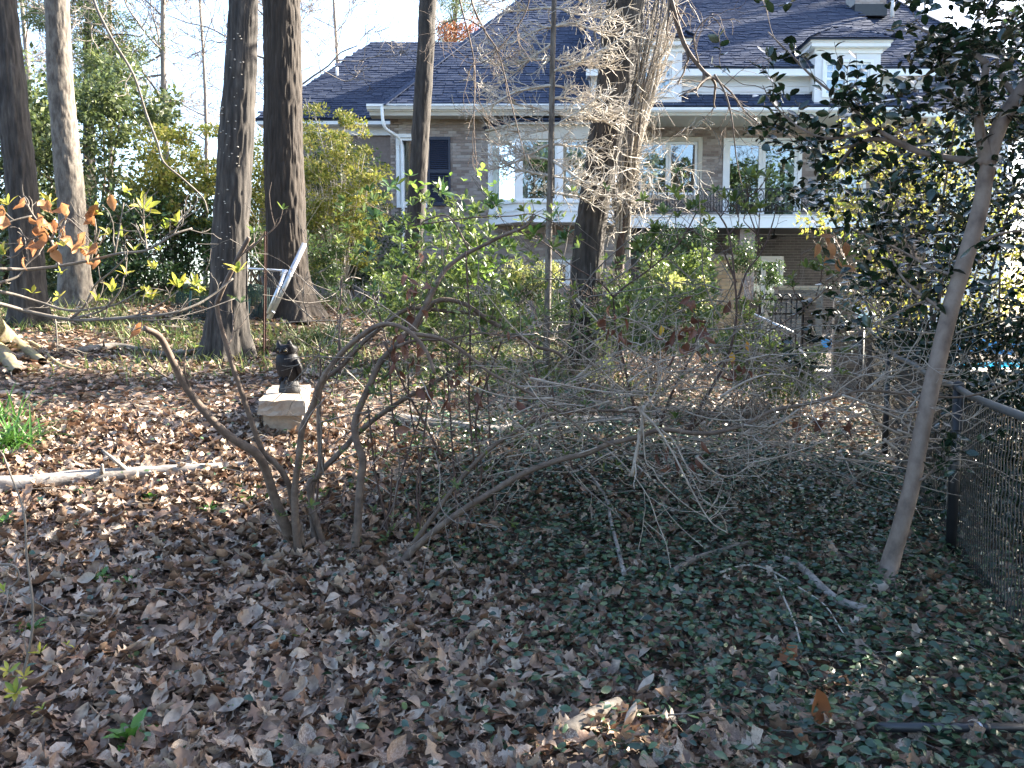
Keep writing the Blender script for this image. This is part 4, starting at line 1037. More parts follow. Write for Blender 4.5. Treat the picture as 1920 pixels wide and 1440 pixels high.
shrub('sprawling yellow green hedge shrub reaching up to the house gutter', [(575, 205, 690, 330), (585, 300, 735, 420), (590, 380, 700, 500), (560, 300, 600, 520)], 16.5, 2.2, 170, .26, 17000, .075, D2, 'bright', n_stems=40, basepx=640, squash=.45, stem='twig_pale')
shrub('dark leaves put in for the shadows inside the sprawling hedge shrub', [(590, 280, 700, 480)], 17.4, .8, 50, .35, 6000, .08, D2, 'holly', n_stems=10, basepx=650)  # dark foliage stands in for the shadow within the hedge
shrub('sunny leafy shrub in the slot between the oak trunk and the thickest trunk', [(455, 270, 505, 470)], 15.6, 1.0, 30, .32, 5000, .07, D2, 'bright', n_stems=6, basepx=480)
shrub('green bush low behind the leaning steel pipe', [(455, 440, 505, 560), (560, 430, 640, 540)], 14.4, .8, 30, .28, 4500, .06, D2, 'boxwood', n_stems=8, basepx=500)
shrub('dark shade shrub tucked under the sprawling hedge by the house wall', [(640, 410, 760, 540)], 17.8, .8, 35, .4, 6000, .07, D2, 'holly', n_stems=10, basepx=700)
# pine and cedar in the distance
def pine(label, px, d, boxes, n=9000, size=.16):
    p = GD(px, d); t = thing('pine_tree', p, label, 'tree'); c = blob_centres(boxes, d, 3, 40)
    b = MB(); top = c[np.argmax(c[:, 2])]; b.tube([p, p + (top - p) * .5, [p[0] + .2, p[1], top[2]]], [.2, .16, .06], 8, 3); b.build('trunk', M['bark_dark'], t)
    cloud(c, .75, n, size, [diamond(.09, .05)], M['needle'], t, .2, squash=.55)
    for q in c[:14]: b = MB(); b.tube([[p[0], p[1], q[2] - .5], (np.array([p[0], p[1], q[2]]) + q) / 2, q], [.04, .03, .012], 5, 2); b.build('limb', M['bark_dark'], t)
pine('tall pine with hazy olive boughs against the white sky', 185, 22, [(140, -40, 250, 120), (150, 80, 230, 200), (170, 60, 270, 110), (60, -30, 140, 40)])
pine('distant rounded pine top behind the roof hip', 855, 45, [(815, 5, 905, 85), (830, -40, 880, 30)], 5000, .2)
shrub('orange tinged bare thicket beyond the roof hip', [(830, 40, 900, 80)], 40, 1.5, 20, .6, 1500, .14, D2, 'litter_red', n_stems=10, name='thicket')
# shrubs nearer the house
shrub('round evergreen bush topped with pale variegated leaves below the bay window', [(945, 515, 1055, 570), (930, 560, 1060, 610)], 13.5, 1.0, 45, .2, 8000, .05, D2, 'boxwood', n_stems=6, basepx=1000, sr=.012)
shrub('yellow crested crown of new leaves on the bush by the basement window', [(945, 500, 1045, 535)], 13.2, .6, 14, .16, 1500, .05, D2, 'nandina', n_stems=5, basepx=995, sr=.01)
shrub('dark clipped shrub growing against the porch left of the brick pillar', [(1225, 425, 1325, 475), (1215, 455, 1310, 500)], 16.0, .9, 45, .22, 7000, .055, D2, 'holly', n_stems=8, basepx=1265, sr=.015)
shrub('pale green variegated vine climbing the capped brick pillar', [(1372, 448, 1412, 500), (1400, 480, 1420, 520), (1425, 490, 1460, 540)], 15.8, .4, 26, .16, 2400, .06, D2, 'boxwood', name='climbing_plant', cat='plant', n_stems=6, basepx=1415, sr=.01)
shrub('bright yellow leaved plant in front of the low garden wall', [(1240, 525, 1320, 575), (1255, 515, 1285, 545)], 10.5, .5, 18, .14, 520, .075, D3, 'nandina', name='plant', cat='plant', n_stems=7, basepx=1275, sr=.007)
shrub('small yellow sprig plant growing by the dark upright stem', [(1115, 640, 1145, 700), (1125, 610, 1140, 660)], 9.2, .3, 10, .10, 200, .06, D3, 'nandina', name='plant', cat='plant', n_stems=4, basepx=1130, sr=.005)
shrub('loose green shrub filling the bed behind the rhododendron stems', [(1170, 540, 1330, 660), (1140, 560, 1200, 640)], 10.2, 1.4, 60, .22, 6000, .06, D3, 'boxwood', n_stems=12, basepx=1230, sr=.01)
shrub('feathery green groundcover mound beside the green pipe', [(1440, 655, 1535, 740)], 10.4, .9, 30, .2, 3500, .05, D2, 'boxwood', n_stems=6, basepx=1490, sr=.008)
shrub('tangle of bare brown twigs and dull leaves behind the leaning trunk base', [(1000, 560, 1150, 690)], 11.2, .8, 24, .3, 1200, .06, D2, 'rhodo_dark', n_stems=24, basepx=1080, sr=.008)
shrub('loose olive shrub standing before the low brown garden wall', [(1195, 470, 1330, 560), (1150, 520, 1240, 620)], 11.5, 1.2, 40, .2, 4200, .065, D3, 'azalea', n_stems=14, basepx=1250, sr=.01)
shrub('tangled leafy shrub in front of the hinge post of the iron gate', [(1330, 560, 1450, 690), (1380, 620, 1480, 720)], 9.6, 1.0, 34, .18, 2600, .06, D3, 'azalea', n_stems=18, basepx=1400, sr=.008)
shrub('low green shrubs in the sun below the bay window wall', [(820, 500, 960, 600), (700, 520, 840, 620)], 10.8, 1.2, 50, .2, 5200, .06, D3, 'azalea', n_stems=16, basepx=850, sr=.008)
# camellia screen beyond the fence
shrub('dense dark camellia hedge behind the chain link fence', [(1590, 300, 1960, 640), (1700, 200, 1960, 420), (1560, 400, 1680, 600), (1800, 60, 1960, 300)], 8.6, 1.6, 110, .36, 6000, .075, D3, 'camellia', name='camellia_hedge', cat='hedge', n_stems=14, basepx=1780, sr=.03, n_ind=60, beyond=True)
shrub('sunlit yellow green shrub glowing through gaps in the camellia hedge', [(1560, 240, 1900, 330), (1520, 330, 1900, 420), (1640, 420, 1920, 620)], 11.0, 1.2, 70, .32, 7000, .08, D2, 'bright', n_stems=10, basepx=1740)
shrub('low leafy bank under the hedge behind the fence wires', [(1640, 600, 1960, 720), (1800, 760, 1980, 900)], 8.4, 1.2, 70, .3, 6000, .07, D3, 'camellia', n_stems=6, basepx=1850, sr=.015, beyond=True)
shrub('ivy bank on the far side of the chain link fence', [(1800, 780, 2250, 1000), (1780, 700, 2100, 800)], 6.6, 2.6, 90, .28, 9000, .06, D3, 'camellia', n_stems=4, basepx=2050, sr=.01, beyond=True)
# evergreens on the sunny side whose shade falls across the foreground
GAPS = [(G(a_, b_), r_) for a_, b_, r_ in [(1110, 1385, .20), (1220, 1400, .14), (345, 990, .20), (1060, 1425, .16), (1500, 1330, .10), (1330, 1260, .10), (880, 1230, .10), (520, 1330, .10), (180, 1250, .14), (1420, 1000, .14), (1600, 1290, .12), (700, 1180, .10), (950, 1080, .10), (1210, 930, .16), (120, 1010, .14), (1750, 1300, .10)]]
def shade_tree(label, x, y, h, r, n, z0=1.2):
    p = np.array([x, y, float(gz(x, y))]); t = thing('evergreen_tree', p, label, 'tree', 'evergreens beyond the fence')
    c = []
    while len(c) < 90:
        q = rng.uniform(-1, 1, 3)
        if (q ** 2).sum() < 1: c.append(p + [q[0] * r, q[1] * r, z0 + (h - z0) * (q[2] * .5 + .5)])
    b = MB(); b.tube([p - [0, 0, .1], p + [0, 0, h * .5], p + [.1, 0, h * .95]], [.2, .14, .04], 8, 3); b.build('trunk', M['bark_dark'], t)
    cloud(c, .6, n, .17, [diamond(.3, .3)], M['holly'], t, gaps=GAPS)
shade_tree('broad evergreen beyond the fence nearest the camera', 7.4, 6.0, 7.2, 2.0, 10000)
shade_tree('tall evergreen beyond the fence behind the camellias', 10.5, 10.0, 8.7, 2.4, 12000, 2.0)
shade_tree('evergreen with a low crown standing level with the camera', 5.4, 2.4, 6.2, 1.8, 9000)
shade_tree('high crowned evergreen next to the camellia hedge', 7.4, 8.5, 7.2, 1.7, 10000, 2.6)
shade_tree('great evergreen farther along the sunny side', 14, 9.5, 10.8, 2.8, 12000, 2.5)

def tall_shade(label, x, y, z0, z1, r, n):
    p = np.array([x, y, float(gz(x, y))]); t = thing('pine_tree', p, label, 'tree', 'tall pines beyond the house')
    b = MB(); b.tube([p - [0, 0, .1], p + [0, 0, z1 * .6], p + [.2, 0, z1 * .97]], [.3, .22, .06], 8, 3); b.build('trunk', M['bark_brown'], t)
    cc = [p + np.array([*(rng.normal(size=2) * r * .5), rng.uniform(z0, z1)]) for _ in range(46)]; cloud(cc, 1.2, n, .3, [diamond(.14, .1)], M['needle'], t, squash=.6)
tall_shade('tall pine out past the house corner', 25, 33.5, 13, 25, 4.0, 9000)
tall_shade('tallest pine out past the house corner', 30, 36, 16, 30, 4.5, 9000)
tall_shade('pine standing nearest the pool side of the house', 22, 27, 10, 18, 3.2, 7000)

# the wood behind the camera, which the window panes mirror
bw = 'winter trees behind the viewpoint'
WL = ['bare tree behind the camera toward the log side', 'bare tree farther behind the camera, in line with the bench', 'bare tree close behind the camera toward the fence', 'tallest bare tree far behind the camera beyond the fence line', 'bare tree behind the camera well outside the fence']
for k, (x, y, h) in enumerate([(-6, -9, 16), (-1.5, -14, 18), (3.5, -10, 15), (8, -15, 19), (12, -10, 16)]):
    p = np.array([x, y, float(gz(x, y))]); t = thing('bare_tree', p, WL[k], 'tree', bw)
    pts = np.array([p + [.2 * math.sin(s * 4 + k), .1, h * s] for s in np.linspace(0, 1, 7)]); b = MB(); b.tube(pts, np.linspace(.22, .05, 7), 8, 3); b.build('trunk', M['bark_dark'], t)
    for j in range(11):
        s = rng.uniform(.2, .95); q = pts[int(s * 6)]; an = rng.uniform(0, 6.28); b = MB(); grow(b, q, [math.cos(an), math.sin(an), .6], h * .24, .07, 3, n=4, kids=(4, 6), minr=.014, wig=.2, grav=.03); b.build('limb', M['bark_dark'], t)
for x, y, h, r, lb_ in [(-11, -13, 9, 3., 'dark evergreen far behind the camera on the log side'), (1.5, -14, 14, 4.2, 'broad dark evergreen straight behind the camera'), (11, -14, 13, 3.6, 'tallest dark evergreen behind the camera beyond the fence')]:
    p = np.array([x, y, float(gz(x, y))]); t = thing('evergreen_tree', p, lb_, 'tree', 'evergreens behind the viewpoint')
    cc = [p + np.array([*(rng.normal(size=2) * r * .45), rng.uniform(1, h)]) for _ in range(50)]
    b = MB(); b.tube([p, p + [0, 0, h * .9]], [.2, .05], 8, 1); b.build('trunk', M['bark_dark'], t); cloud(cc, 1.0, 6000, .34, [diamond(.3, .3)], M['holly'], t)
# ================================================================== CHAIN LINK FENCE
_fa, _fb = P(1782, 1040, 5.6), P(1658, 860, 9.1)
fdir = unit((_fb - _fa)[:2]); fp0 = _fa[:2]
def fpt(s): return fp0 + fdir * s                      # s metres along the fence, away from the camera
FH = 1.25
def fz(s):
    q = fpt(s); return float(gz(q[0], q[1]))
fence = thing('chain_link_fence', (fp0[0], fp0[1], fz(0)), 'black chain link fence with round posts running along the ground cover', 'fence')
for s in (-3.7, 0, 3.66, 6.75):
    q = fpt(s); z = fz(s); b = MB()
    b.tube([(q[0], q[1], z - .1), (q[0], q[1], z + FH + .0)], .036 if s < 6 else .045, 12, 1)
    b.lathe((q[0], q[1], z + FH), [(.040, -.03), (.042, 0), (.03, .025), (0, .035)], 12); b.build('post', M['vinyl'], fence)
b = MB(); ss = np.linspace(-3.7, 6.75, 20); off = np.array([fdir[1], -fdir[0]]) * -.0
b.tube([(*(fpt(s)), fz(s) + FH - .02) for s in ss], .024, 10, 1); b.build('top_rail', M['rail'], fence)
b = MB(); b.tube([(*(fpt(s) + [.05, 0]), fz(s) + .06) for s in ss], .004, 5, 1); b.build('tension_wire', M['wire'], fence)
# woven wires: each one a zigzag that turns round its neighbour
mesh = MB(); cell = .062; nw = int(10.4 / cell); nrm2 = np.array([fdir[1], -fdir[0]])
sgrid = np.linspace(-3.7, 6.75, 200); zgrid = np.array([fz(s) for s in sgrid])
nz_ = int(FH / cell)
for k in range(nw):
    s0 = -3.66 + k * cell; zs = np.arange(nz_ + 1); side = np.where(zs % 2 == 0, 0., 1.)
    s = s0 + side * cell * 1.06; zb = np.interp(s, sgrid, zgrid); z = zb + .04 + zs * (FH - .07) / nz_
    o = .006 * np.where(side > 0, 1, -1)
    bulge = .02 * np.sin(s * 2.1) * np.sin(np.pi * zs / nz_)
    p = np.stack([fp0[0] + fdir[0] * s + nrm2[0] * (o + bulge + .05), fp0[1] + fdir[1] * s + nrm2[1] * (o + bulge + .05), z], 1)
    mesh.tube(p, .0038 if s0 > 2 else .0042, 4, 1, cap=False)
tag(mesh.build('chain_link', M['wire'], fence), kind='stuff')
# fallen black pipe by the camera
pp = thing('fallen_pipe', G(1790, 1411), 'black steel pipe lying on the ground cover with a shiny joint collar', 'pipe')
a, c = G(1640, 1411), G(2010, 1413); a[2] += .10; c[2] = a[2] + .01
b = MB(); b.tube([a, c], .019, 12, 1); b.build('pipe', M['vinyl'], pp)
b = MB(); j = a + (c - a) * .52; b.tube([j, j + (c - a) * .012], .021, 12, 1); b.build('collar', M['galv'], pp)
b = MB(); b.tube([j + (c - a) * .02, j + (c - a) * .05], .0225, 12, 1); b.build('sleeve', M['vinyl'], pp)

# ================================================================== BENCH, OWL, POSTS
fz_ = Zp(752, 7.0)
bnx0, bnx1 = Xp(477, 7.0), Xp(566, 7.0)
bench = thing('stone_bench', (( bnx0 + bnx1) / 2, 7.6, float(gz((bnx0 + bnx1) / 2, 7.6))), 'rough sandstone slab bench with an owl statue on top', 'bench')
def rough_box(lo, hi, n=(6, 12, 3), amp=.012, seed=5):
    b = MB(); import itertools
    for ax in range(3):
        for sd in (0, 1):
            o = [i for i in range(3) if i != ax]; u = np.linspace(0, 1, n[o[0]] + 1); v = np.linspace(0, 1, n[o[1]] + 1); U, V = np.meshgrid(u, v, indexing='ij')
            p = np.zeros(U.shape + (3,)); p[..., o[0]] = lo[o[0]] + (hi[o[0]] - lo[o[0]]) * U; p[..., o[1]] = lo[o[1]] + (hi[o[1]] - lo[o[1]]) * V; p[..., ax] = hi[ax] if sd else lo[ax]
            q = p.reshape(-1, 3); d = np.stack([vnoise(q[:, 0] * 9 + q[:, 2] * 13 + 60, q[:, 1] * 9 + q[:, 2] * 17 + 60, seed + i) - .5 for i in range(3)], 1); q = q + d * amp * 2
            I, J = np.meshgrid(np.arange(n[o[0]]), np.arange(n[o[1]]), indexing='ij'); w = n[o[1]] + 1
            b.add(q, np.stack([I * w + J, (I + 1) * w + J, (I + 1) * w + J + 1, I * w + J + 1], -1).reshape(-1, 4))
    return b
gb0 = bench.location.z
yaw = lambda mb: mb.V.__setitem__(slice(None), [v - np.array([.225, 0, 0]) * (v[:, 1:2] - 7.0) for v in mb.V]) or mb
yaw(rough_box((bnx0, 7.0, fz_ - .13), (bnx1, 8.7, fz_), amp=.014)).build('slab', M['stone'], bench, False)
yaw(rough_box((bnx0 + .04, 7.10, float(gz(bnx0, 7.1)) - .12), (bnx1 - .03, 7.36, fz_ - .12), (4, 4, 4), .012, 9)).build('leg', M['stone'], bench, False)
yaw(rough_box((bnx0 + .04, 8.3, float(gz(bnx0, 8.4)) - .15), (bnx1 - .04, 8.55, fz_ - .12), (4, 4, 4), .012, 12)).build('leg', M['stone'], bench, False)
oc = np.array([Xp(539, 7.75), 7.72, fz_ - .004]); k_ = 92 * SZ(7.75) / .46
owl = thing('owl_statue', oc, 'dark great horned owl statue perched on the sandstone bench', 'owl statue')
b = MB(); b.lathe(oc, [(0, 0), (.085, 0), (.093, .03), (.085, .07), (.075, .11), (.07, .125), (0, .13)], 18, k_ * 1.12, k_ * 1.0)
b.build('perch', M['owl_rock'], owl)
b = MB(); prof = np.array([(0, .09), (.055, .095), (.075, .13), (.092, .19), (.102, .25), (.103, .30), (.094, .345), (.080, .37), (.086, .39), (.090, .42), (.080, .445), (.05, .458), (0, .462)]); prof[:, 1] *= k_
pr2, _ = crom(np.stack([prof[:, 0], prof[:, 1], 0 * prof[:, 0]], 1), prof[:, 0], 4); pr2[:, 0] = np.maximum(pr2[:, 0], 0)
n_ = 40; an = np.arange(n_) * 2 * np.pi / n_
zz = pr2[:, 1][:, None]; lean = (zz - .1) * -.10
fe = 1 + .05 * np.abs(np.sin(zz * 85)) * np.abs(np.sin(an[None] * 10 + np.floor(zz * 27) * 1.57)) * (zz > .12) * (zz < .40 * k_)
Vo = np.stack([oc[0] + pr2[:, :1] * fe * np.cos(an) * k_ * 1.06 + lean * .5, oc[1] + pr2[:, :1] * fe * np.sin(an) * k_ * .95 + 0 * an, oc[2] + zz + 0 * an], -1)
# two ear tufts drawn up out of the same skin
hd = np.clip((zz - .425 * k_) / (.03 * k_), 0, 1)
for ea in (-1, 1):
    aa = (-math.pi / 2 - .25) + ea * .85; w = np.exp(-((np.angle(np.exp(1j * (an - aa)))) / .33) ** 2)[None] * np.exp(-((pr2[:, :1] - .075) / .02) ** 2) * (zz > .40 * k_)
    Vo[..., 2] += w * .055 * k_
kk = len(pr2); i, j = np.meshgrid(np.arange(kk - 1), np.arange(n_), indexing='ij')
b.add(Vo.reshape(-1, 3), np.stack([i * n_ + j, i * n_ + (j + 1) % n_, (i + 1) * n_ + (j + 1) % n_, (i + 1) * n_ + j], -1).reshape(-1, 4)); b.build('body', M['owl'], owl)
fa = -math.pi / 2 - .35; fd = np.array([math.cos(fa), math.sin(fa), 0]); fs = np.array([-fd[1], fd[0], 0]); hc = oc + [-.018, 0, .405 * k_]
for s in (-1, 1):
    b = MB(); c = hc + fd * .078 * k_ + fs * s * .036 * k_; a_ = np.linspace(0, 2 * np.pi, 13); b.tube(np.array([c + fd * .004 + (fs * math.cos(t) + np.array([0, 0, 1]) * math.sin(t)) * .027 for t in a_]), .007, 5, 1); b.build('eye_ring', M['owl'], owl)
    b = MB(); b.lathe(c, [(0, -.016), (.012, -.012), (.016, 0), (.012, .012), (0, .016)], 10); b.build('eye', M['eye'], owl)
    b = MB(); wc = oc + [0, 0, .24 * k_]; sd = fs * s; pts = np.array([wc + sd * .098 * k_ + fd * .03 + [0, 0, .09], wc + sd * .112 * k_ + [0, 0, .0], wc + sd * .085 * k_ - fd * .05 + [0, 0, -.12]]); b.tube(pts, [.02, .034, .008], 8, 5); b.build('wing', M['owl'], owl)
    b = MB(); q = oc + fd * .075 * k_ + sd * .03 + [0, 0, .125 * k_]; b.tube([q + [0, 0, .03], q + fd * .03, q + fd * .035 - [0, 0, .03]], [.016, .016, .008], 6, 3); b.build('foot', M['owl'], owl)
b = MB(); q = hc + fd * .088 * k_ - [0, 0, .012]; b.tube([q + [0, 0, .015], q + fd * .018, q + fd * .014 - [0, 0, .028]], [.010, .010, .001], 6, 3); b.build('beak', M['owl_rock'], owl)

gp = thing('steel_post', GD(508, 12.2), 'bright galvanised steel post leaning toward the thickest trunk', 'post')
b = MB(); p0, p1 = P(571, 457, 12.3), P(504, 598, 12.0); b.tube([p0, p1], .042, 12, 1); b.build('pipe', M['galv'], gp)
for f in (.42, .9):
    b = MB(); q = p0 + (p1 - p0) * f; b.tube([q, q + (p1 - p0) * .018], .047, 12, 1); b.build('band', M['galv'], gp)
g2 = thing('steel_brace', GD(505, 12.1), 'thin weathered steel brace pipe beside the bright leaning post', 'brace')
b = MB(); b.tube([P(536, 507, 12.15), P(502, 588, 11.95)], .028, 10, 1); b.build('pipe', M['galv'], g2)
b = MB(); b.tube([P(534, 506, 12.15), P(528, 518, 12.15)], .036, 10, 1); b.build('clamp', M['galv'], g2)
g3 = thing('steel_rail', P(500, 506, 12.2), 'thin horizontal steel rail running from the oak trunk to the leaning post', 'rail')
b = MB(); b.tube([P(420, 501, 12.25), P(539, 508, 12.2)], .018, 8, 1); b.build('pipe', M['galv'], g3)
g4 = thing('wire_netting', GD(480, 12.2), 'loose grey wire netting hanging from the thin steel rail', 'netting')
b = MB()
for k in range(6):
    x = 503 + k * 3.6; b.tube([P(x + 3, 507, 12.17), P(x - 4, 545, 12.1), P(x - 14, 588, 12.05)], .0016, 3, 3)
for k in range(3): b.tube([P(500 - k * 2, 515 + k * 12, 12.12), P(530 - k * 6, 515 + k * 12, 12.12)], .0015, 3, 1)
tag(b.build('wire', M['wire'], g4), kind='stuff')
tp = thing('fence_post', GD(496, 10.7), 'rusty red steel T post with an anchor plate at its foot', 'post')
b = MB(); q0, q1 = P(498, 434, 10.7), GD(496, 10.7) - [0, 0, .1]; ax = unit(q0 - q1)
b.obox((q0 + q1) / 2, (.020, 0, 0), (0, .003, 0), (q0 - q1) / 2); b.obox((q0 + q1) / 2 + [0, -.017, 0], (.003, 0, 0), (0, .014, 0), (q0 - q1) / 2.0); b.build('shaft', M['rust'], tp, False)
for z in np.linspace(.2, 1.5, 14):
    b = MB(); c = q1 + ax * (z + .1); b.obox(c + [0, -.034, 0], (.006, 0, 0), (0, .004, 0), (0, 0, .008)); b.build('stud', M['rust'], tp, False)
b = MB(); c = q1 + ax * .22; b.prism([c + [-.055, .004, .05], c + [.055, .004, .05], c + [.03, .004, -.12], c + [-.03, .004, -.12]], (0, .004, 0)); b.build('anchor_plate', M['rust'], tp, False)
gn = thing('garden_netting', GD(380, 12.6), 'dark green garden netting stretched on slim green posts by the oak trunk', 'netting')
for px, y0 in ((358, 545), (468, 560)):
    b = MB(); q = GD(px, 12.4); b.tube([P(px, y0, 12.4), q - [0, 0, .1]], .022, 6, 1); b.build('post', M['green_post'], gn)
b = MB(); xs = np.linspace(330, 505, 60)
zt_ = lambda x: 545 + 12 * math.sin((x - 330) / 30.); 
for x in xs: b.tube([P(x, zt_(x), 12.45), P(x - 1.5, 600 + 6 * math.sin(x / 21), 12.40)], .006, 3, 1, cap=False)
for k in range(22): b.tube([P(x, zt_(x) + (52 + 3 * math.sin(x / 9.)) * k / 21, 12.44) for x in xs[::4]], .006, 3, 1, cap=False)
tag(b.build('net', M['netting'], gn), kind='stuff')
g5 = thing('green_pipe', P(1510, 687, 10.0), 'green painted pipe lying on the groundcover mound by the fence', 'pipe')
b = MB(); b.tube([P(1462, 682, 10.0), P(1556, 690, 9.9)], .022, 8, 1); b.build('pipe', M['green_post'], g5)
g6 = thing('pale_pipe', P(1480, 590, 10.6), 'pale worn pipe slanting in front of the iron gate', 'pipe')
b = MB(); b.tube([P(1412, 590, 10.8), P(1446, 605, 10.6), P(1486, 624, 10.4)], .024, 8, 1); b.build('pipe', M['galv'], g6)

# ================================================================== LOGS, DEAD BRANCHES
def log(label, pts, r0, r1, m='deadwood', cat='log', name='log', lift=.5, n=14, knots=2):
    q = np.array([G(a, c) for a, c in pts]); rr = np.linspace(r0, r1, len(q)); q[:, 2] += rr * lift + np.where((q[:, 0] > -.9) & (q[:, 1] < 7), .06, .02)
    t = thing(name, q[len(q) // 2], label, cat); b = MB(); b.tube(q, rr, n, 5, wob=.10); b.build('wood', M[m], t)
    for k in range(knots):
        i = rng.integers(0, len(q) - 1); b = MB(); c = q[i] + (q[i + 1] - q[i]) * rng.random(); b.tube([c, c + unit(rng.normal(size=3) * [1, 1, .2] + [0, 0, .5]) * r0 * rng.uniform(1.5, 4)], [r0 * .35, r0 * .12], 6, 1); b.build('stub', M[m], t)
    return t
log('long pale weathered log lying across the sunlit leaves', [(-60, 925), (40, 925), (140, 910), (230, 900), (330, 893), (400, 888), (462, 880)], .075, .03, n=18, knots=4)
log('grey fallen branch half buried behind the arching stems', [(745, 793), (800, 803), (850, 808), (905, 818), (960, 818)], .05, .06)
log('grey fallen branch lying below the right end of the arching stem', [(1005, 800), (1060, 797), (1120, 795), (1175, 797), (1240, 800)], .05, .035)
log('dead limb lying at the foot of the oak trunk', [(150, 665), (220, 655), (290, 668), (340, 668), (385, 660)], .05, .03, 'bark_grey')
log('sunlit bark slab lying on the leaves near the camera', [(1050, 1402), (1085, 1380), (1120, 1355), (1160, 1338)], .045, .03, 'bark_pale', 'bark slab', 'bark_slab', -.6, knots=0)
log('crumbling pale log in the ground cover by the leaning sapling', [(1458, 1063), (1500, 1085), (1545, 1130), (1580, 1155), (1640, 1172)], .022, .026)
log('brown stick lying on the ground cover pointing at the fence', [(1255, 1105), (1300, 1075), (1350, 1057), (1408, 1040)], .022, .014, 'bark_grey', 'stick', 'stick', 1.6, 8, 1)
log('grey leaning stick with its foot in the ground cover', [(1170, 1105), (1160, 1060), (1145, 1000), (1138, 960), (1115, 920), (1085, 890)], .016, .009, 'deadwood', 'stick', 'stick', 2., 8, 1)
log('thin forked dead twig near the pale crumbling log', [(1350, 1098), (1400, 1085), (1450, 1098), (1500, 1130), (1545, 1160), (1580, 1215)], .008, .004, 'twig_pale', 'twig', 'twig', 3., 6, 4)
log('straight pale twig standing out from the forked dead twig', [(1452, 1102), (1470, 1150), (1490, 1195), (1500, 1235)], .007, .005, 'twig_pale', 'twig', 'twig', 3., 6, 1)
log('pale grey stick in the sunlit grass below the capped pillar', [(850, 742), (880, 715), (915, 700)], .02, .014, 'deadwood', 'stick', 'stick', 1.5, 8, 1)
log('mossy fallen branch near the mossy root', [(0, 640), (60, 650), (110, 690), (150, 700)], .03, .015, 'bark_moss', 'branch', 'fallen_branch', 1., 8, 2)

# ================================================================== FOREGROUND SHRUBS
def stems(t, lines, m, twig=None, ntw=3, tl=.3, n=8, L=None, leaf=(.07, 6), tipd=None):
    """lines: list of (points (px, py, d), r0, r1); returns twig tips"""
    tips = []
    for pl, r0, r1 in lines:
        q = np.array([P(*p) for p in pl]); b = MB(); r = np.linspace(r0, r1, len(q)); r[0] *= 1.35
        b.tube(q, r, n, 6, wob=.10)
        for _ in range(ntw):
            i = rng.integers(1, len(q)); c = q[i - 1] + (q[i] - q[i - 1]) * rng.random(); tt = []
            grow(b, c, unit(q[i] - q[i - 1]) + rng.normal(size=3) * .8 + [0, 0, .4], tl * rng.uniform(.5, 1.3), max(.003, r1 * .45), 1, wig=.2, n=5, kids=(1, 3), minr=.0016, grav=.1, tips=tt)
            tips += tt
        b.build('stem', M[m], t)
    return tips
def D(pts, d0, d1): return [(a, c, d0 + (d1 - d0) * i / (len(pts) - 1)) for i, (a, c) in enumerate(pts)]
az = thing('azalea_shrub', G(650, 1060), 'big leggy azalea with bare arching stems spreading from one base', 'shrub')
big = [
 (D([(545, 1010), (515, 935), (500, 885), (480, 850), (440, 825), (400, 790), (355, 735), (325, 680), (300, 632), (270, 615)], 5.2, 4.5), .034, .017),
 (D([(575, 1060), (553, 960), (540, 905), (520, 873), (497, 853), (483, 823), (467, 777), (450, 727), (430, 667), (408, 583), (413, 553), (443, 490), (467, 445)], 5.2, 4.8), .022, .013),
 (D([(570, 1065), (556, 1010), (553, 920), (560, 867), (567, 803), (587, 760), (600, 720), (633, 670), (673, 633), (710, 610), (743, 610), (773, 627), (800, 660), (815, 700)], 5.15, 4.8), .026, .010),
 (D([(620, 1060), (588, 960), (580, 905), (600, 880), (600, 733), (640, 687), (683, 640), (723, 607), (757, 583), (787, 578), (833, 583), (883, 587), (940, 600)], 5.3, 5.6), .02, .012),
 (D([(655, 1075), (668, 1010), (672, 960), (676, 905), (680, 862), (670, 833), (665, 800), (673, 767), (690, 730), (713, 680), (743, 647), (767, 617), (800, 580), (813, 567), (840, 562), (877, 573), (920, 603), (967, 627), (1007, 650), (1047, 663), (1075, 700), (1100, 745)], 5.2, 5.6), .030, .010),
 (D([(600, 1050), (585, 960), (590, 900), (633, 853), (677, 807), (720, 773), (760, 747), (807, 723), (853, 693)], 5.3, 5.9), .024, .014),
 (D([(770, 625), (800, 570), (820, 530), (838, 503), (867, 480), (900, 463), (947, 440), (985, 425), (1000, 405)], 5.2, 5.5), .020, .009),
 (D([(745, 1060), (800, 1008), (870, 955), (927, 920), (983, 887), (1047, 863), (1100, 850), (1140, 833), (1193, 820), (1240, 806), (1300, 812), (1342, 811), (1395, 797), (1447, 771), (1519, 756), (1579, 741), (1624, 732), (1725, 741), (1815, 743), (1912, 711)], 5.1, 5.0), .024, .006),
 (D([(755, 1050), (800, 985), (847, 920), (883, 877), (920, 840), (967, 810), (1000, 790), (1047, 773), (1100, 772), (1147, 770), (1200, 773)], 5.2, 5.5), .017, .010),
 (D([(770, 625), (833, 637), (883, 670), (920, 700), (967, 723), (1013, 750), (1060, 780), (1100, 813), (1147, 833), (1183, 850), (1250, 880)], 5.1, 5.0), .012, .005),
 (D([(745, 650), (772, 640), (800, 637), (833, 637), (900, 625), (960, 630)], 5.1, 5.3), .010, .004),
 (D([(880, 470), (840, 405), (790, 420), (885, 408), (960, 405), (1000, 402), (1050, 425), (1120, 470)], 5.4, 5.6), .006, .003),
]
tips = stems(az, big, 'bark_stem', ntw=4, tl=.35)
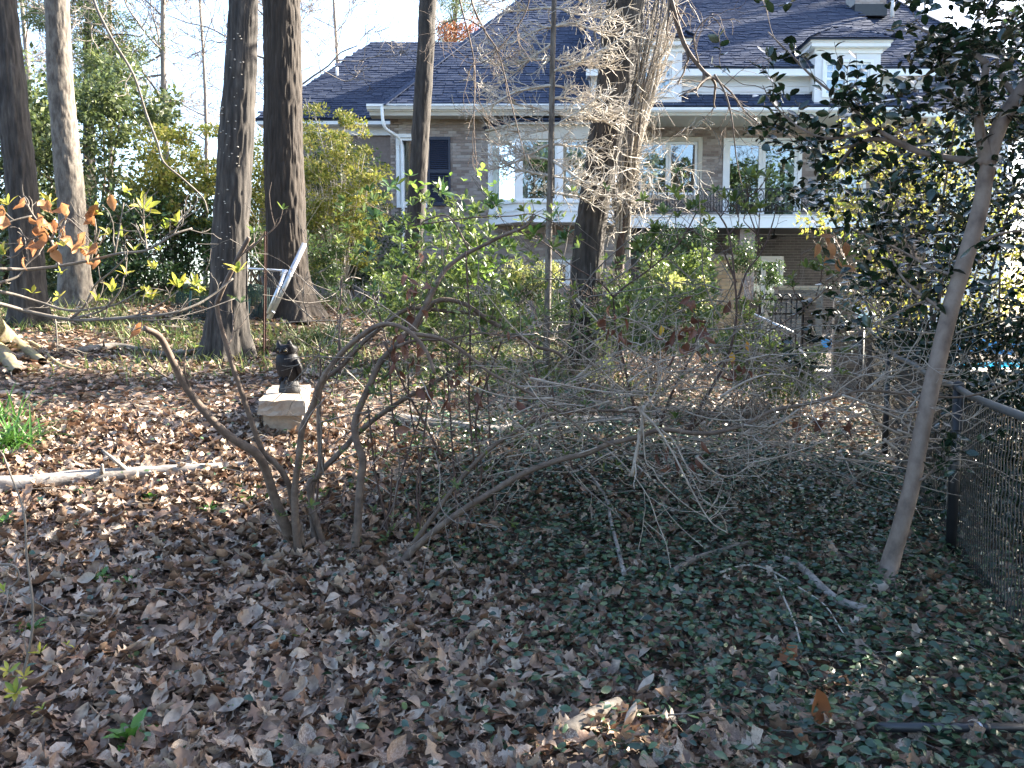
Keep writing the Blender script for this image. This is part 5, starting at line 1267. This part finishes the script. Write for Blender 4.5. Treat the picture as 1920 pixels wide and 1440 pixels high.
pale = [(D([(1160, 770), (1200, 770), (1210, 860), (1225, 880), (1240, 905), (1290, 950), (1335, 975)], 5.0, 4.9), .006, .003),
        (D([(1200, 770), (1230, 800), (1262, 850), (1290, 905), (1330, 975), (1365, 1000)], 5.0, 4.7), .008, .003),
        (D([(1208, 760), (1203, 800), (1195, 840), (1185, 893)], 5.0, 5.0), .009, .013),
        (D([(1240, 806), (1265, 830), (1300, 900), (1320, 940)], 5.0, 4.8), .004, .002),
        (D([(1395, 797), (1440, 800), (1500, 780), (1560, 790), (1640, 765)], 5.0, 5.0), .005, .002),
        (D([(1579, 741), (1640, 760), (1700, 775), (1760, 765), (1800, 790)], 5.0, 4.9), .006, .003),
        (D([(1624, 732), (1660, 700), (1690, 690), (1710, 650)], 5.0, 5.0), .005, .002),
        (D([(1725, 741), (1690, 790), (1740, 800), (1780, 775), (1850, 790)], 5.0, 4.9), .005, .002),
        (D([(935, 760), (965, 790), (1000, 820), (1030, 870)], 5.2, 5.2), .007, .004),
        (D([(1080, 560), (1160, 640), (1240, 690), (1330, 745), (1420, 800)], 5.6, 5.2), .006, .003)]
stems(az, pale, 'bark_arch', ntw=5, tl=.25, n=6)
thin = []
for x0, y0, x1, y1 in [(873, 470, 890, 880), (770, 527, 775, 1040), (808, 700, 790, 1010), (640, 520, 637, 700), (693, 530, 742, 830), (720, 640, 830, 860), (795, 760, 700, 1040), (940, 640, 870, 1000), (912, 700, 930, 960), (1035, 720, 1075, 880), (600, 640, 585, 1040), (690, 760, 740, 1060), (835, 640, 860, 1000), (650, 900, 690, 1060), (990, 640, 1010, 850), (735, 880, 720, 1060)]:
    m_ = [(x0, y0), (x0 * .6 + x1 * .4 + rng.normal() * 10, y0 * .6 + y1 * .4), (x0 * .3 + x1 * .7 + rng.normal() * 8, y0 * .3 + y1 * .7), (x1, y1)]
    thin.append((D(m_, 5.5 + rng.uniform(-.3, .5), 5.4), .0055, .009))
tips += stems(az, thin, 'bark_redstem', ntw=4, tl=.3, n=6)
twigs_ = MB()
for k in range(170):
    q = P(rng.uniform(560, 1500), rng.uniform(520, 900), rng.uniform(4.9, 7.0)); a = unit([rng.normal(), rng.normal() * .6, rng.normal() * .7])
    grow(twigs_, q, a, rng.uniform(.4, 1.0), .005, 2, wig=.12, n=4, kids=(1, 2), minr=.0022)
tag(twigs_.build('twig', M['bark_grey'], az), kind='stuff')
twigs_ = MB()
for k in range(120):
    q = P(rng.uniform(620, 1800), rng.uniform(620, 900), rng.uniform(5, 7.0)); a = unit([rng.normal(), rng.normal() * .6, rng.normal() * .5])
    grow(twigs_, q, a, rng.uniform(.4, 1.0), .005, 2, wig=.12, n=4, kids=(1, 2), minr=.0022)
tag(twigs_.build('twig', M['bark_arch'], az), kind='stuff')
arch = []
for k in range(75):
    x0, y0 = rng.uniform(880, 1700), rng.uniform(640, 860); dd = rng.uniform(4.9, 6.6); L_ = rng.uniform(90, 280); a_ = rng.uniform(-.5, .5) + (math.pi if rng.random() < .3 else 0); bow = rng.uniform(-60, 40)
    arch.append(([(x0 + L_ * s * math.cos(a_), y0 + L_ * s * math.sin(a_) * .6 + bow * math.sin(math.pi * s), dd + s * rng.uniform(-.2, .2)) for s in np.linspace(0, 1, 6)], rng.uniform(.004, .008), .002))
stems(az, arch, 'bark_arch', ntw=4, tl=.35, n=5)
LA = Leaves(LANCES)
def ros(Ls, px, py, d, n=7, length=.085, ax=None, spread=(45, 85)):
    rosette(Ls, P(px, py, d), ax if ax is not None else np.array([rng.normal() * .4, rng.normal() * .4 - .15, .8]), n, length, spread)
for q, dd in tips:
    if rng.random() < .55: rosette(LA, q, dd + np.array([0, 0, .6]), rng.integers(4, 7), rng.uniform(.04, .07))
for k in range(620):   # small green sprigs through the middle
    px, py = rng.normal(835, 100), rng.normal(520, 90)
    if py < 345 or px < 620: continue
    ros(LA, px, py, rng.uniform(5.4, 6.6), rng.integers(4, 8), rng.uniform(.05, .085))
for k in range(150): ros(LA, rng.uniform(620, 1100), rng.uniform(560, 860), rng.uniform(5.0, 6.4), rng.integers(3, 6), rng.uniform(.035, .06))
LA.finish(az, M['azalea'], 220)
LB = Leaves(LANCES)
for px, py, n, l in [(826, 362, 11, .12), (922, 393, 11, .115), (773, 449, 8, .09), (804, 436, 8, .09), (1002, 440, 7, .1), (1062, 449, 9, .1), (1037, 412, 6, .1), (704, 409, 9, .1), (693, 360, 8, .09), (731, 351, 7, .09), (871, 398, 6, .08), (944, 462, 7, .09), (690, 470, 7, .09), (760, 500, 8, .09), (722, 440, 7, .09), (850, 430, 6, .09), (700, 545, 6, .08), (900, 610, 7, .09), (960, 560, 7, .09)]:
    ros(LB, px, py, 5.6, n, l)
LB.finish(az, M['rhodo_dark'], 90)
LO = Leaves(OVALS)     # round new leaves lit from behind
for px, py in [(775, 345), (783, 355), (795, 347), (770, 330), (800, 372), (820, 470), (850, 480), (880, 460), (905, 455), (885, 490), (860, 500), (925, 500), (900, 520), (930, 345), (915, 365), (920, 350), (895, 330), (905, 318), (845, 330), (870, 340)] + [(rng.normal(890, 28), rng.normal(490, 26)) for _ in range(60)]:
    ros(LO, px, py, rng.uniform(6, 6.5), 3, rng.uniform(.05, .08), spread=(60, 90))
LO.finish(az, M['fresh'], 80)
LD = Leaves([leaf_T(LANCE, .9, .6, .8), leaf_T(BEECH, -.8, .5, 1.)])
for px, py, sx, sy, n in [(770, 550, 18, 40, 16), (768, 670, 20, 30, 14), (745, 640, 14, 12, 6), (1155, 610, 14, 22, 14), (1298, 612, 26, 20, 22), (1285, 640, 14, 16, 8), (840, 720, 10, 20, 6), (1380, 690, 14, 12, 7), (1540, 790, 30, 10, 12), (1270, 870, 26, 20, 10), (730, 830, 22, 20, 9), (880, 700, 60, 40, 14)]:
    p_ = np.array([P(rng.normal(px, sx), rng.normal(py, sy), 5.2 + rng.normal() * .12) for _ in range(n)])
    ax = rng.normal(size=(n, 3)) * .6 + [0, 0, -1]; LD.add(p_, frames(ax, rng.normal(size=(n, 3))) * rng.uniform(.06, .11, n)[:, None, None])
LD.finish(az, M['dry_dark'], 60)

# rhododendron with upright dark stems in the middle distance
rh = thing('rhododendron', G(1270, 812), 'open rhododendron with dark upright stems carrying green leaf rosettes', 'shrub')
rl_ = [
 (D([(1290, 810), (1320, 750), (1361, 678), (1380, 600), (1378, 530), (1367, 442), (1351, 407), (1336, 388)], 6.3, 6.4), .014, .005),
 (D([(1384, 560), (1400, 510), (1430, 470), (1449, 417), (1455, 385)], 6.4, 6.5), .008, .004),
 (D([(1380, 530), (1360, 480), (1347, 457), (1320, 445), (1275, 420)], 6.4, 6.4), .007, .004),
 (D([(1420, 480), (1422, 455), (1424, 400)], 6.5, 6.5), .006, .004),
 (D([(1367, 440), (1385, 415), (1378, 380)], 6.4, 6.4), .005, .003), (D([(1351, 407), (1365, 385), (1361, 372)], 6.4, 6.4), .004, .003), (D([(1420, 440), (1395, 415), (1400, 400)], 6.5, 6.5), .004, .003),
 (D([(1400, 380), (1402, 360), (1397, 330)], 6.5, 6.5), .005, .003), (D([(1402, 370), (1425, 352), (1438, 330)], 6.5, 6.5), .005, .003), (D([(1430, 470), (1405, 400), (1400, 375)], 6.5, 6.5), .005, .004),
 (D([(1237, 800), (1260, 737), (1301, 655), (1310, 600)], 6.3, 6.2), .012, .006),
 (D([(1200, 800), (1183, 740), (1167, 670), (1155, 627), (1150, 557)], 6.6, 6.5), .013, .007),
 (D([(1150, 557), (1125, 530), (1068, 495), (1040, 470), (1000, 440)], 6.5, 6.4), .007, .004),
 (D([(1150, 557), (1175, 535), (1220, 503), (1274, 455), (1309, 392)], 6.5, 6.6), .009, .005), (D([(1220, 503), (1205, 480), (1199, 455)], 6.5, 6.5), .005, .003), (D([(1220, 500), (1222, 465), (1226, 435)], 6.5, 6.5), .005, .003), (D([(1274, 455), (1268, 430), (1265, 365)], 6.6, 6.6), .005, .003),
 (D([(1340, 690), (1410, 640), (1500, 584), (1594, 501)], 6.4, 6.2), .008, .004), (D([(1530, 555), (1540, 520), (1540, 500)], 6.3, 6.3), .004, .003), (D([(1510, 575), (1490, 550), (1486, 525)], 6.3, 6.3), .004, .003),
 (D([(1290, 810), (1350, 760), (1420, 690), (1500, 620)], 6.3, 6.0), .007, .003),
]
tp_ = stems(rh, rl_, 'bark_redstem', ntw=2, tl=.22, n=7)
LR = Leaves(LANCES)
for px, py in [(1397, 328), (1417, 336), (1438, 333), (1338, 363), (1361, 374), (1378, 378), (1459, 374), (1272, 376), (1305, 388), (1265, 363), (1205, 376), (1424, 392), (1403, 399), (1272, 409), (1226, 432), (1222, 446), (1199, 457), (1215, 459), (1330, 509), (1513, 503), (1526, 507), (1540, 497), (1486, 524), (1310, 400), (1290, 395), (1245, 400), (1190, 470), (1580, 500), (1590, 480), (1240, 550), (1200, 545), (1250, 580), (1180, 600), (1320, 560), (1445, 655), (1580, 665), (1300, 530)]:
    ros(LR, px, py, 6.45, rng.integers(7, 11), rng.uniform(.075, .11))
for q, dd in tp_:
    if rng.random() < .5: rosette(LR, q, dd + np.array([0, 0, .6]), 6, .06)
for k in range(190): ros(LR, rng.uniform(1110, 1350), rng.normal(580, 60), rng.uniform(6.4, 7.6), rng.integers(5, 8), rng.uniform(.055, .09))
LR.finish(rh, M['azalea'], 250)
LD = Leaves([leaf_T(BEECH, .5, .3), leaf_T(BEECH, -.5, .3)])
LD.add(np.array([P(1400, 640, 6.0), P(1372, 660, 6.0), P(1240, 610, 6.0)]), frames(np.array([[.2, 0, -1.], [.1, 0, -1], [0, .1, -1]]), np.array([[.3, -1, 0], [-.2, -1, 0], [.5, -1, .0]])) * .085)
LD.finish(rh, leafmat('amber hanging leaf', [(.55, .25, .05), (.6, .45, .06)], .5, .5), 3)

# azalea sprays reaching in from the side, near the camera
ay = thing('azalea_shrub', (-3.2, 3.3, float(gz(-3.2, 3.3))), 'sunlit azalea sprays with yellow green tips and orange dead leaves', 'shrub')
d0 = 3.5
al = [([(-80, 505), (0, 504), (50, 505), (110, 499), (175, 487), (225, 475), (275, 469), (325, 440), (360, 428)], .0085, .004),
      ([(-80, 555), (0, 570), (60, 586), (130, 599), (190, 599), (245, 595), (312, 589), (362, 574), (400, 552), (437, 522)], .010, .004),
      ([(-60, 535), (25, 552), (75, 567), (130, 582), (200, 575), (230, 565), (262, 545)], .008, .003),
      ([(135, 597), (160, 572), (178, 535), (208, 510), (238, 480)], .006, .003), ([(-40, 540), (30, 520), (50, 495), (75, 475)], .006, .003), ([(140, 597), (195, 580), (225, 545), (232, 520)], .005, .003),
      ([(190, 599), (260, 590), (300, 570), (335, 545)], .004, .002), ([(275, 469), (272, 440), (268, 405)], .004, .0025), ([(215, 475), (222, 440), (232, 380)], .004, .0025), ([(170, 487), (180, 440), (178, 410)], .004, .0025),
      ([(325, 440), (333, 425), (337, 415)], .003, .002), ([(245, 597), (300, 600), (370, 585), (440, 560)], .003, .002), ([(100, 590), (105, 610), (108, 660)], .004, .003), ([(110, 499), (95, 450), (60, 400), (45, 370)], .005, .003), ([(95, 450), (120, 410), (150, 430), (185, 470)], .004, .0025), ([(60, 405), (20, 415), (-10, 430)], .004, .0025), ([(80, 440), (60, 450), (45, 465)], .003, .002), ([(262, 590), (266, 600), (265, 620)], .003, .002)]
stems(ay, [([(a, c, d0 + .1 * math.sin(a / 60.)) for a, c in pl], r0, r1) for pl, r0, r1 in al], 'bark_grey', ntw=3, tl=.12, n=7)
LY = Leaves(LANCES)
for px, py, n, l in [(232, 360, 6, .05), (271, 395, 8, .075), (335, 418, 6, .055), (205, 440, 4, .05), (230, 445, 5, .05), (272, 440, 6, .05), (120, 462, 4, .05), (168, 470, 5, .055), (15, 385, 5, .055), (95, 380, 5, .05), (178, 402, 5, .055), (115, 515, 4, .04), (235, 515, 5, .05), (290, 505, 6, .045), (335, 540, 8, .07), (365, 535, 7, .055), (285, 562, 8, .06), (210, 548, 6, .055), (445, 512, 8, .06), (110, 558, 5, .04), (268, 545, 4, .035), (180, 565, 4, .05), (375, 550, 4, .05), (10, 478, 6, .06), (60, 550, 4, .04), (310, 430, 4, .04), (252, 470, 4, .05), (300, 470, 4, .035)]:
    ros(LY, px, py, d0, n, l, spread=(35, 80))
LY.finish(ay, M['azalea_yellow'], 200)
LD = Leaves([leaf_T(BEECH, 1.1, .7, 1.2, .05), leaf_T(BEECH, -1.0, .6, -1.3, .04), leaf_T(OVAL, .9, .9, 1.5, .05)])
dl = [(rng.normal(95, 40), rng.normal(432, 30), rng.uniform(20, 34)) for _ in range(18)] + [(45, 385, 36), (70, 415, 45), (80, 440, 40), (115, 395, 40), (110, 460, 40), (160, 450, 44), (180, 470, 40), (10, 420, 40), (40, 460, 30), (60, 465, 36), (95, 480, 34), (185, 492, 30), (265, 620, 40), (130, 400, 34), (88, 470, 38), (150, 480, 32)]
pz = np.array([P(a, c - 15, d0 + rng.normal() * .05) for a, c, s in dl]); n = len(dl)
LD.add(pz, frames(rng.normal(size=(n, 3)) * [.5, .4, .2] + [0, 0, -1], np.array([0, -1, .2]) + rng.normal(size=(n, 3)) * .5) * (np.array([s for a, c, s in dl]) * SZ(d0) * .95)[:, None, None])
LD.finish(ay, M['dry_orange'], 40)
# thin sprig at the bottom edge
sp = thing('azalea_sprig', G(60, 1180) , 'thin yellow green sprig arching up at the bottom corner by the frame edge', 'sprig')
stems(sp, [(D([(20, 1330), (50, 1240), (62, 1150), (50, 1040), (45, 960), (20, 890), (5, 850)], 3.2, 3.3), .006, .003), (D([(-20, 1060), (25, 1060), (35, 1085), (10, 1110)], 3.2, 3.2), .006, .003)], 'bark_grey', ntw=3, tl=.15, n=6)
L_ = Leaves(LANCES)
for px, py, n, l in [(8, 1110, 5, .04), (75, 1225, 6, .05), (15, 1260, 5, .05), (30, 1300, 7, .06), (80, 1330, 5, .04), (45, 1270, 5, .05), (125, 1210, 3, .03)]: ros(L_, px, py, 3.2, n, l)
L_.finish(sp, M['azalea_yellow'], 60)

# leaning smooth sapling and its camellia boughs
ca = thing('camellia_tree', G(1657, 1100), 'slender leaning tree with smooth tan bark and glossy dark leafy boughs', 'tree')
pth = [(1655, 1112, 36), (1668, 1060, 34), (1690, 985, 31), (1712, 900, 30), (1730, 800, 29), (1755, 690, 30), (1785, 570, 29), (1815, 470, 28), (1838, 390, 28), (1850, 320, 27), (1872, 240, 27), (1905, 185, 25), (1960, 110, 24), (2020, 10, 22)]
dS = 4.95; q = np.array([P(a, c, dS) for a, c, w in pth]); q[0] = G(1655, 1108) - [0, 0, .06]
b = MB(); bark_trunk(b, q, [w * .5 * SZ(dS) for a, c, w in pth], 5, .03, .3, 28, .02, 81, flare=(.3, .55)); b.build('trunk', M['bark_tan'], ca)
bl = [(D([(1852, 310), (1838, 250), (1836, 205), (1850, 120)], dS, dS), .036, .02), (D([(1848, 305), (1790, 298), (1722, 285), (1660, 262), (1604, 272), (1560, 330)], dS, 5.3), .024, .008),
      (D([(1722, 285), (1640, 240), (1590, 195), (1530, 150), (1480, 100), (1440, 60)], 5.1, 5.3), .014, .004), (D([(1640, 240), (1560, 260), (1500, 240), (1450, 195), (1430, 160)], 5.1, 5.3), .010, .003),
      (D([(1604, 272), (1540, 285), (1500, 275), (1455, 290)], 5.2, 5.3), .007, .003), (D([(1850, 120), (1800, 80), (1740, 60), (1700, 40)], dS, 5.2), .015, .005), (D([(1836, 205), (1790, 150), (1730, 120)], dS, 5.2), .012, .004),
      (D([(1780, 590), (1700, 530), (1660, 460), (1640, 420)], dS, 5.3), .010, .004), (D([(1790, 520), (1770, 510), (1740, 500), (1690, 470), (1600, 430)], dS, 5.2), .011, .004),
      (D([(1762, 580), (1735, 565), (1650, 602), (1575, 640), (1480, 690)], dS, 5.4), .008, .003), (D([(1815, 470), (1870, 440), (1930, 430)], dS, 5.3), .012, .005), (D([(1905, 185), (1870, 120), (1880, 40)], dS, 5.1), .014, .006), (D([(1712, 905), (1735, 895), (1760, 870)], dS, 4.8), .010, .005)]
tc_ = stems(ca, bl, 'bark_tan', ntw=4, tl=.4, n=7)
LC = Leaves(OVALS)
def leafy(Ls, q, dd, n, l):
    ax = unit(dd); k = np.arange(n); p = q - ax * (n - k)[:, None] * .035
    s = unit(np.cross(ax, [0.1, 0.1, 1])); d = ax * .7 + np.where(k % 2, 1, -1)[:, None] * s * .8 + rng.normal(size=(n, 3)) * .35 + [0, 0, -.1]
    Ls.add(p, frames(d, np.array([0, 0, 1.]) + rng.normal(size=(n, 3)) * .5) * (l * rng.uniform(.7, 1.2, n))[:, None, None])
for q_, dd in tc_: leafy(LC, q_, dd, 5, .078)
for pl, r0, r1 in bl[:10]:
    for i in range(len(pl) - 1):
        for _ in range(4):
            t_ = rng.random(); a = np.array(pl[i]) * (1 - t_) + np.array(pl[i + 1]) * t_
            if a[0] > 1700 and rng.random() < .5: continue
            leafy(LC, P(*a) + rng.normal(size=3) * .06, rng.normal(size=3), 3, .085)
def mass(box, d, n, dep=.5):
    for _ in range(n):
        leafy(LC, P(rng.uniform(box[0], box[2]), rng.uniform(box[1], box[3]), d + rng.normal() * dep), rng.normal(size=3) * [1, .7, .6] + [0, 0, .1], 6, rng.uniform(.065, .09))
mass((1720, -20, 1940, 120), 5.2, 60); mass((1790, 60, 1940, 230), 5.2, 40); mass((1640, 120, 1800, 240), 5.4, 28); mass((1490, 190, 1640, 300), 5.4, 12)
mass((1500, 300, 1720, 420), 6.0, 52); mass((1570, 400, 1760, 590), 6.3, 52); mass((1490, 340, 1560, 400), 5.8, 10); mass((1710, 250, 1940, 480), 6.0, 50); mass((1760, 450, 1940, 620), 6.2, 34); mass((1440, 190, 1560, 260), 5.4, 5); mass((1600, 130, 1700, 180), 5.4, 5)
mass((1440, 540, 1600, 640), 6.8, 12, .3)
LC.finish(ca, M['camellia'], 290)
LD = Leaves([leaf_T(BEECH, .5, .5, .4), leaf_T(BEECH, -.6, .3, -.5)])
n = 9; LD.add(np.array([P(rng.uniform(1530, 1600), rng.uniform(440, 500), 5.6) for _ in range(n)]), frames(rng.normal(size=(n, 3)) * .5 + [0, 0, -1], np.array([0, -1, .2]) + rng.normal(size=(n, 3)) * .5) * .1)
LD.finish(ca, M['dry_orange'], 9)

# ================================================================== GROUND PLANTS
def tuft(name, label, p, n, L, w, m, cat, rad=.08, droop=.9, group=None, kind_mass='blade', n_ind=60):
    t = thing(name, p, label, cat, group)
    T = []
    for c in (.35, .7, 1.0):
        V, F = leaf_T([(s, w * (1 - s ** 2) + .001) for s in (0, .25, .5, .75, 1)], 0, .3); V = V.copy(); s = V[:, 0].copy(); V[:, 0] = s * (1 - .35 * c * s); V[:, 2] += -c * .75 * s ** 2
        T.append((V, F))
    Ls = Leaves(T); a = rng.uniform(0, 6.28, n); el = rng.uniform(R(35), R(85), n)
    ax = np.stack([np.cos(a) * np.cos(el), np.sin(a) * np.cos(el), np.sin(el)], 1); up = np.stack([-np.cos(a) * np.sin(el), -np.sin(a) * np.sin(el), np.cos(el)], 1)
    Ls.add(np.asarray(p) + np.stack([rng.normal(size=n) * rad, rng.normal(size=n) * rad, 0 * a], 1), frames(ax, up) * (L * rng.uniform(.6, 1.2, n))[:, None, None])
    Ls.finish(t, M[m], n_ind, 'blade', 'blades'); return t
tuft('daffodil_clump', 'clump of upright green strap leaves at the frame edge above the long pale log', G(14, 846), 130, .48, .022, 'dandelion', 'plant', .10)
tuft('daffodil_clump', 'second clump of strap leaves behind the frame edge clump', G(0, 800), 90, .42, .022, 'dandelion', 'plant', .12)
tuft('liriope_clump', 'arching liriope clump at the foot of the thickest trunk', G(612, 640), 260, .42, .012, 'liriope', 'grass clump', .12)
tuft('liriope_clump', 'sunlit grass clump behind the owl statue', G(565, 650), 200, .32, .012, 'grass', 'grass clump', .16)
tuft('liriope_clump', 'low grass clump on the bank behind the owl', G(640, 660), 160, .28, .012, 'liriope', 'grass clump', .16)
tuft('liriope_clump', 'pale grass clump in the sun behind the azalea spray', G(205, 610), 140, .3, .012, 'grass', 'grass clump', .15)
for px, py, lab in [(245, 1405, 'jagged green weed rosette nearest the camera'), (165, 935, 'small green weed tuft below the long pale log'), (190, 1100, 'bright green weed between the two shaded leaf drifts'), (240, 1108, 'fresh green weed beside the bright green weed tuft'), (460, 950, 'pale green seedling tuft in front of the shrub base'), (10, 990, 'grassy weed at the frame edge below the log'), (285, 945, 'broad pale weed leaf in the litter below the log tip'), (390, 968, 'tiny upright seedling beside the sun fleck'), (60, 1195, 'green weed under the corner sprig')]:
    g = G(px, py); t = thing('weed', g, lab, 'weed'); Ls = Leaves([leaf_T([(0, .03), (.2, .05), (.3, .16), (.36, .07), (.5, .2), (.56, .09), (.7, .22), (.78, .12), (.9, .12), (1, .01)], -.5, .3), leaf_T(LANCE, -.5, .4)])
    rosette(Ls, g + [0, 0, .02], [0, 0, 1], 12 if py > 1300 else 9, .13 if py > 1300 else .09, (45, 80)); Ls.finish(t, M['dandelion'], 12)
# fallen leaves one can point at
def one_leaf(label, px, py, L, T, m, ax, up, lift=.05):
    g = G(px, py) + [0, 0, lift]; b = MB(); b.stamp(T, g[None], frames(np.array([ax], float), np.array([up], float)) * L); o = b.build('fallen_leaf', m); tag(o, label, 'leaf')
one_leaf('big orange brown leaf standing upright in the ground cover', 1550, 1385, .19, leaf_T([(0, .01), (.1, .02), (.16, .10), (.25, .19), (.4, .24), (.55, .25), (.7, .22), (.82, .16), (.93, .07), (1, .01)], .45, .45, .3, .03), M['litter_red'], [-.35, .1, .95], [.3, -1, .2], .03)
one_leaf('bleached oval leaf lying flat on the ivy near the black pipe', 1690, 1352, .09, leaf_T([(0, .03), (.06, .12), (.15, .24), (.28, .33), (.42, .37), (.55, .36), (.68, .32), (.8, .24), (.9, .14), (.96, .06), (1, .01)], .3, .22, .3, .03), M['litter_pale'], [1, .25, .3], [.1, -.7, .8], .07)
one_leaf('pale star shaped oak leaf among brown litter near the weed', 150, 1075, .13, OAKS[0], M['litter_pale'], [.6, .4, .1], [0, -.4, 1], .06)
one_leaf('yellow leaf lying in the brown litter in the foreground', 548, 1212, .09, leaf_T(BEECH, .5, .4), M['nandina'], [1, .1, .2], [0, -.5, 1], .06)
one_leaf('rust red leaf curled up in the ground cover', 1455, 1272, .13, leaf_T(OAK2, .9, .6, .9), M['litter_red'], [.8, .4, .3], [0, -.6, 1], .06)

# ------------------------------------------------------------------ leaf litter, ground cover, grass
def vmask(x, y):
    edge = np.where(y < 5.5, .65 - (y - 3) * .5, -.6)
    v = 1 / (1 + np.exp(-(x - edge + 1.1 * (vnoise(x * 1.3 + 30, y * 1.3 + 30, 91) - .5)) / .32))
    return v * np.clip((13 - y) / 4, .25, 1)
def blocked(x, y):
    return ((x > 4.9) & (y > 13.0)) | (y > 18.4) & (x > -4)
def scatter(y0, y1, dens, wmax=.72, pad=.6):
    n = int(dens * (y1 - y0) * 2 * (wmax * (y0 + y1) / 2 + pad)); y = np.sqrt(rng.uniform(y0 ** 2, y1 ** 2, n)); x = rng.uniform(-1, 1, n) * (wmax * y + pad)
    k = ~blocked(x, y); return x[k], y[k]
def lay(x, y, size, tilt, hmax):
    n = len(x); h = rng.random(n) ** 1.5 * hmax; z = gz(x, y) + .008 + h
    a = rng.uniform(0, 6.28, n); up = np.stack([rng.normal(size=n) * tilt, rng.normal(size=n) * tilt, np.ones(n)], 1)
    return np.stack([x, y, z], 1), frames(np.stack([np.cos(a), np.sin(a), rng.normal(size=n) * .15], 1), up) * (size * rng.uniform(.55, 1.25, n))[:, None, None]
def mass_of(name, label, parts, m, parent=None, n_ind=0, ind_name='leaf'):
    b = MB(); Ls = None
    for T, p, r in parts:
        t = rng.integers(0, len(T), len(p))
        for k in range(len(T)):
            j = t == k
            if j.any(): b.stamp(T[k], p[j], r[j])
    return tag(b.build(name, M[m], parent), label, None, None, 'stuff')
x, y = scatter(2.3, 7.5, 700); k = rng.random(len(x)) > .68 * vmask(x, y); x, y = x[k], y[k]
p, r = lay(x, y, .105, .62, .065)
near = np.argsort(np.where((pix(p)[:, 1] < 1435) & (np.abs(pix(p)[:, 0] - 960) < 950), -p[:, 2] * 3 + p[:, 1], 99))[:300]
rest = np.setdiff1d(np.arange(len(p)), near)
Ln = Leaves(OAKS); Ln.add(p[near], r[near]); Ln.finish(ground, M['litter'], 300)
x2, y2 = scatter(7.5, 18, 300); k = rng.random(len(x2)) > .45 * vmask(x2, y2); p2, r2 = lay(x2[k], y2[k], .105, .6, .05)
litter = mass_of('leaf_litter', None, [(OAKS, p[rest], r[rest]), (OAKS_FAR, p2, r2)], 'litter')
x, y = scatter(2.3, 7, 900); p, r = lay(x, y, .04, .8, .05)
mass_of('leaf_crumbs', None, [(D2, p, r)], 'crumb')
x, y = scatter(2.3, 8, 1500); k = rng.random(len(x)) < vmask(x, y) * .95 + .015; x, y = x[k], y[k]
p, r = lay(x, y, .05, .75, .12); p[:, 2] += .01
x2, y2 = scatter(8, 16, 600); k = rng.random(len(x2)) < vmask(x2, y2) * .8 + .08; p2, r2 = lay(x2[k], y2[k], .06, .6, .10)
vin = MB(); vs = MB()
mass_of('vinca_ground_cover', None, [(OVALS, p, r), (D3, p2, r2)], 'vinca')
for i in rng.choice(len(p), 900, replace=False):
    a = rng.uniform(0, 6.28); d = np.array([math.cos(a), math.sin(a), .1]); vs.tube([p[i] - d * .1 - [0, 0, .03], p[i], p[i] + d * .12 - [0, 0, .03]], .0016, 3, 2, cap=False)
tag(vs.build('vinca_runners', M['bark_stem']), kind='stuff')
BL = []
for c in (.3, .8):
    V, F = leaf_T([(s, .05 * (1 - s) + .004) for s in (0, .5, 1)], -c, .2); BL.append((V, F))
x, y = scatter(8.5, 20, 330); k = (x < 2.2 - (y - 9) * .05) & (vnoise(x * .7 + 20, y * .7 + 20, 95) > .36 + .25 * (y < 10)) & (rng.random(len(x)) < np.clip((y - 8.5) / 3, 0, 1)); x, y = x[k], y[k]
n = len(x); a = rng.uniform(0, 6.28, n); el = rng.uniform(R(25), R(80), n)
ax = np.stack([np.cos(a) * np.cos(el), np.sin(a) * np.cos(el), np.sin(el)], 1); up = np.stack([-np.cos(a) * np.sin(el), -np.sin(a) * np.sin(el), np.cos(el)], 1)
mass_of('grass', None, [(BL, np.stack([x, y, gz(x, y)], 1), frames(ax, up) * rng.uniform(.10, .26, n)[:, None, None])], 'grass')
tw = MB()
for k in range(420):
    yy = math.sqrt(rng.uniform(7, 140)); xx = rng.uniform(-1, 1) * (.7 * yy + .4); z = float(gz(xx, yy)) + rng.uniform(.02, .07); a = rng.uniform(0, 6.28)
    if blocked(xx, yy): continue
    L = rng.uniform(.15, .6); d = np.array([math.cos(a), math.sin(a), rng.normal() * .06]); q = np.array([xx, yy, z])
    tw.tube([q, q + d * L * .5 + rng.normal(size=3) * .02, q + d * L], [rng.uniform(.003, .007), .003, .002], 4, 2, cap=False)
tag(tw.build('fallen_twigs', M['bark_grey']), kind='stuff')
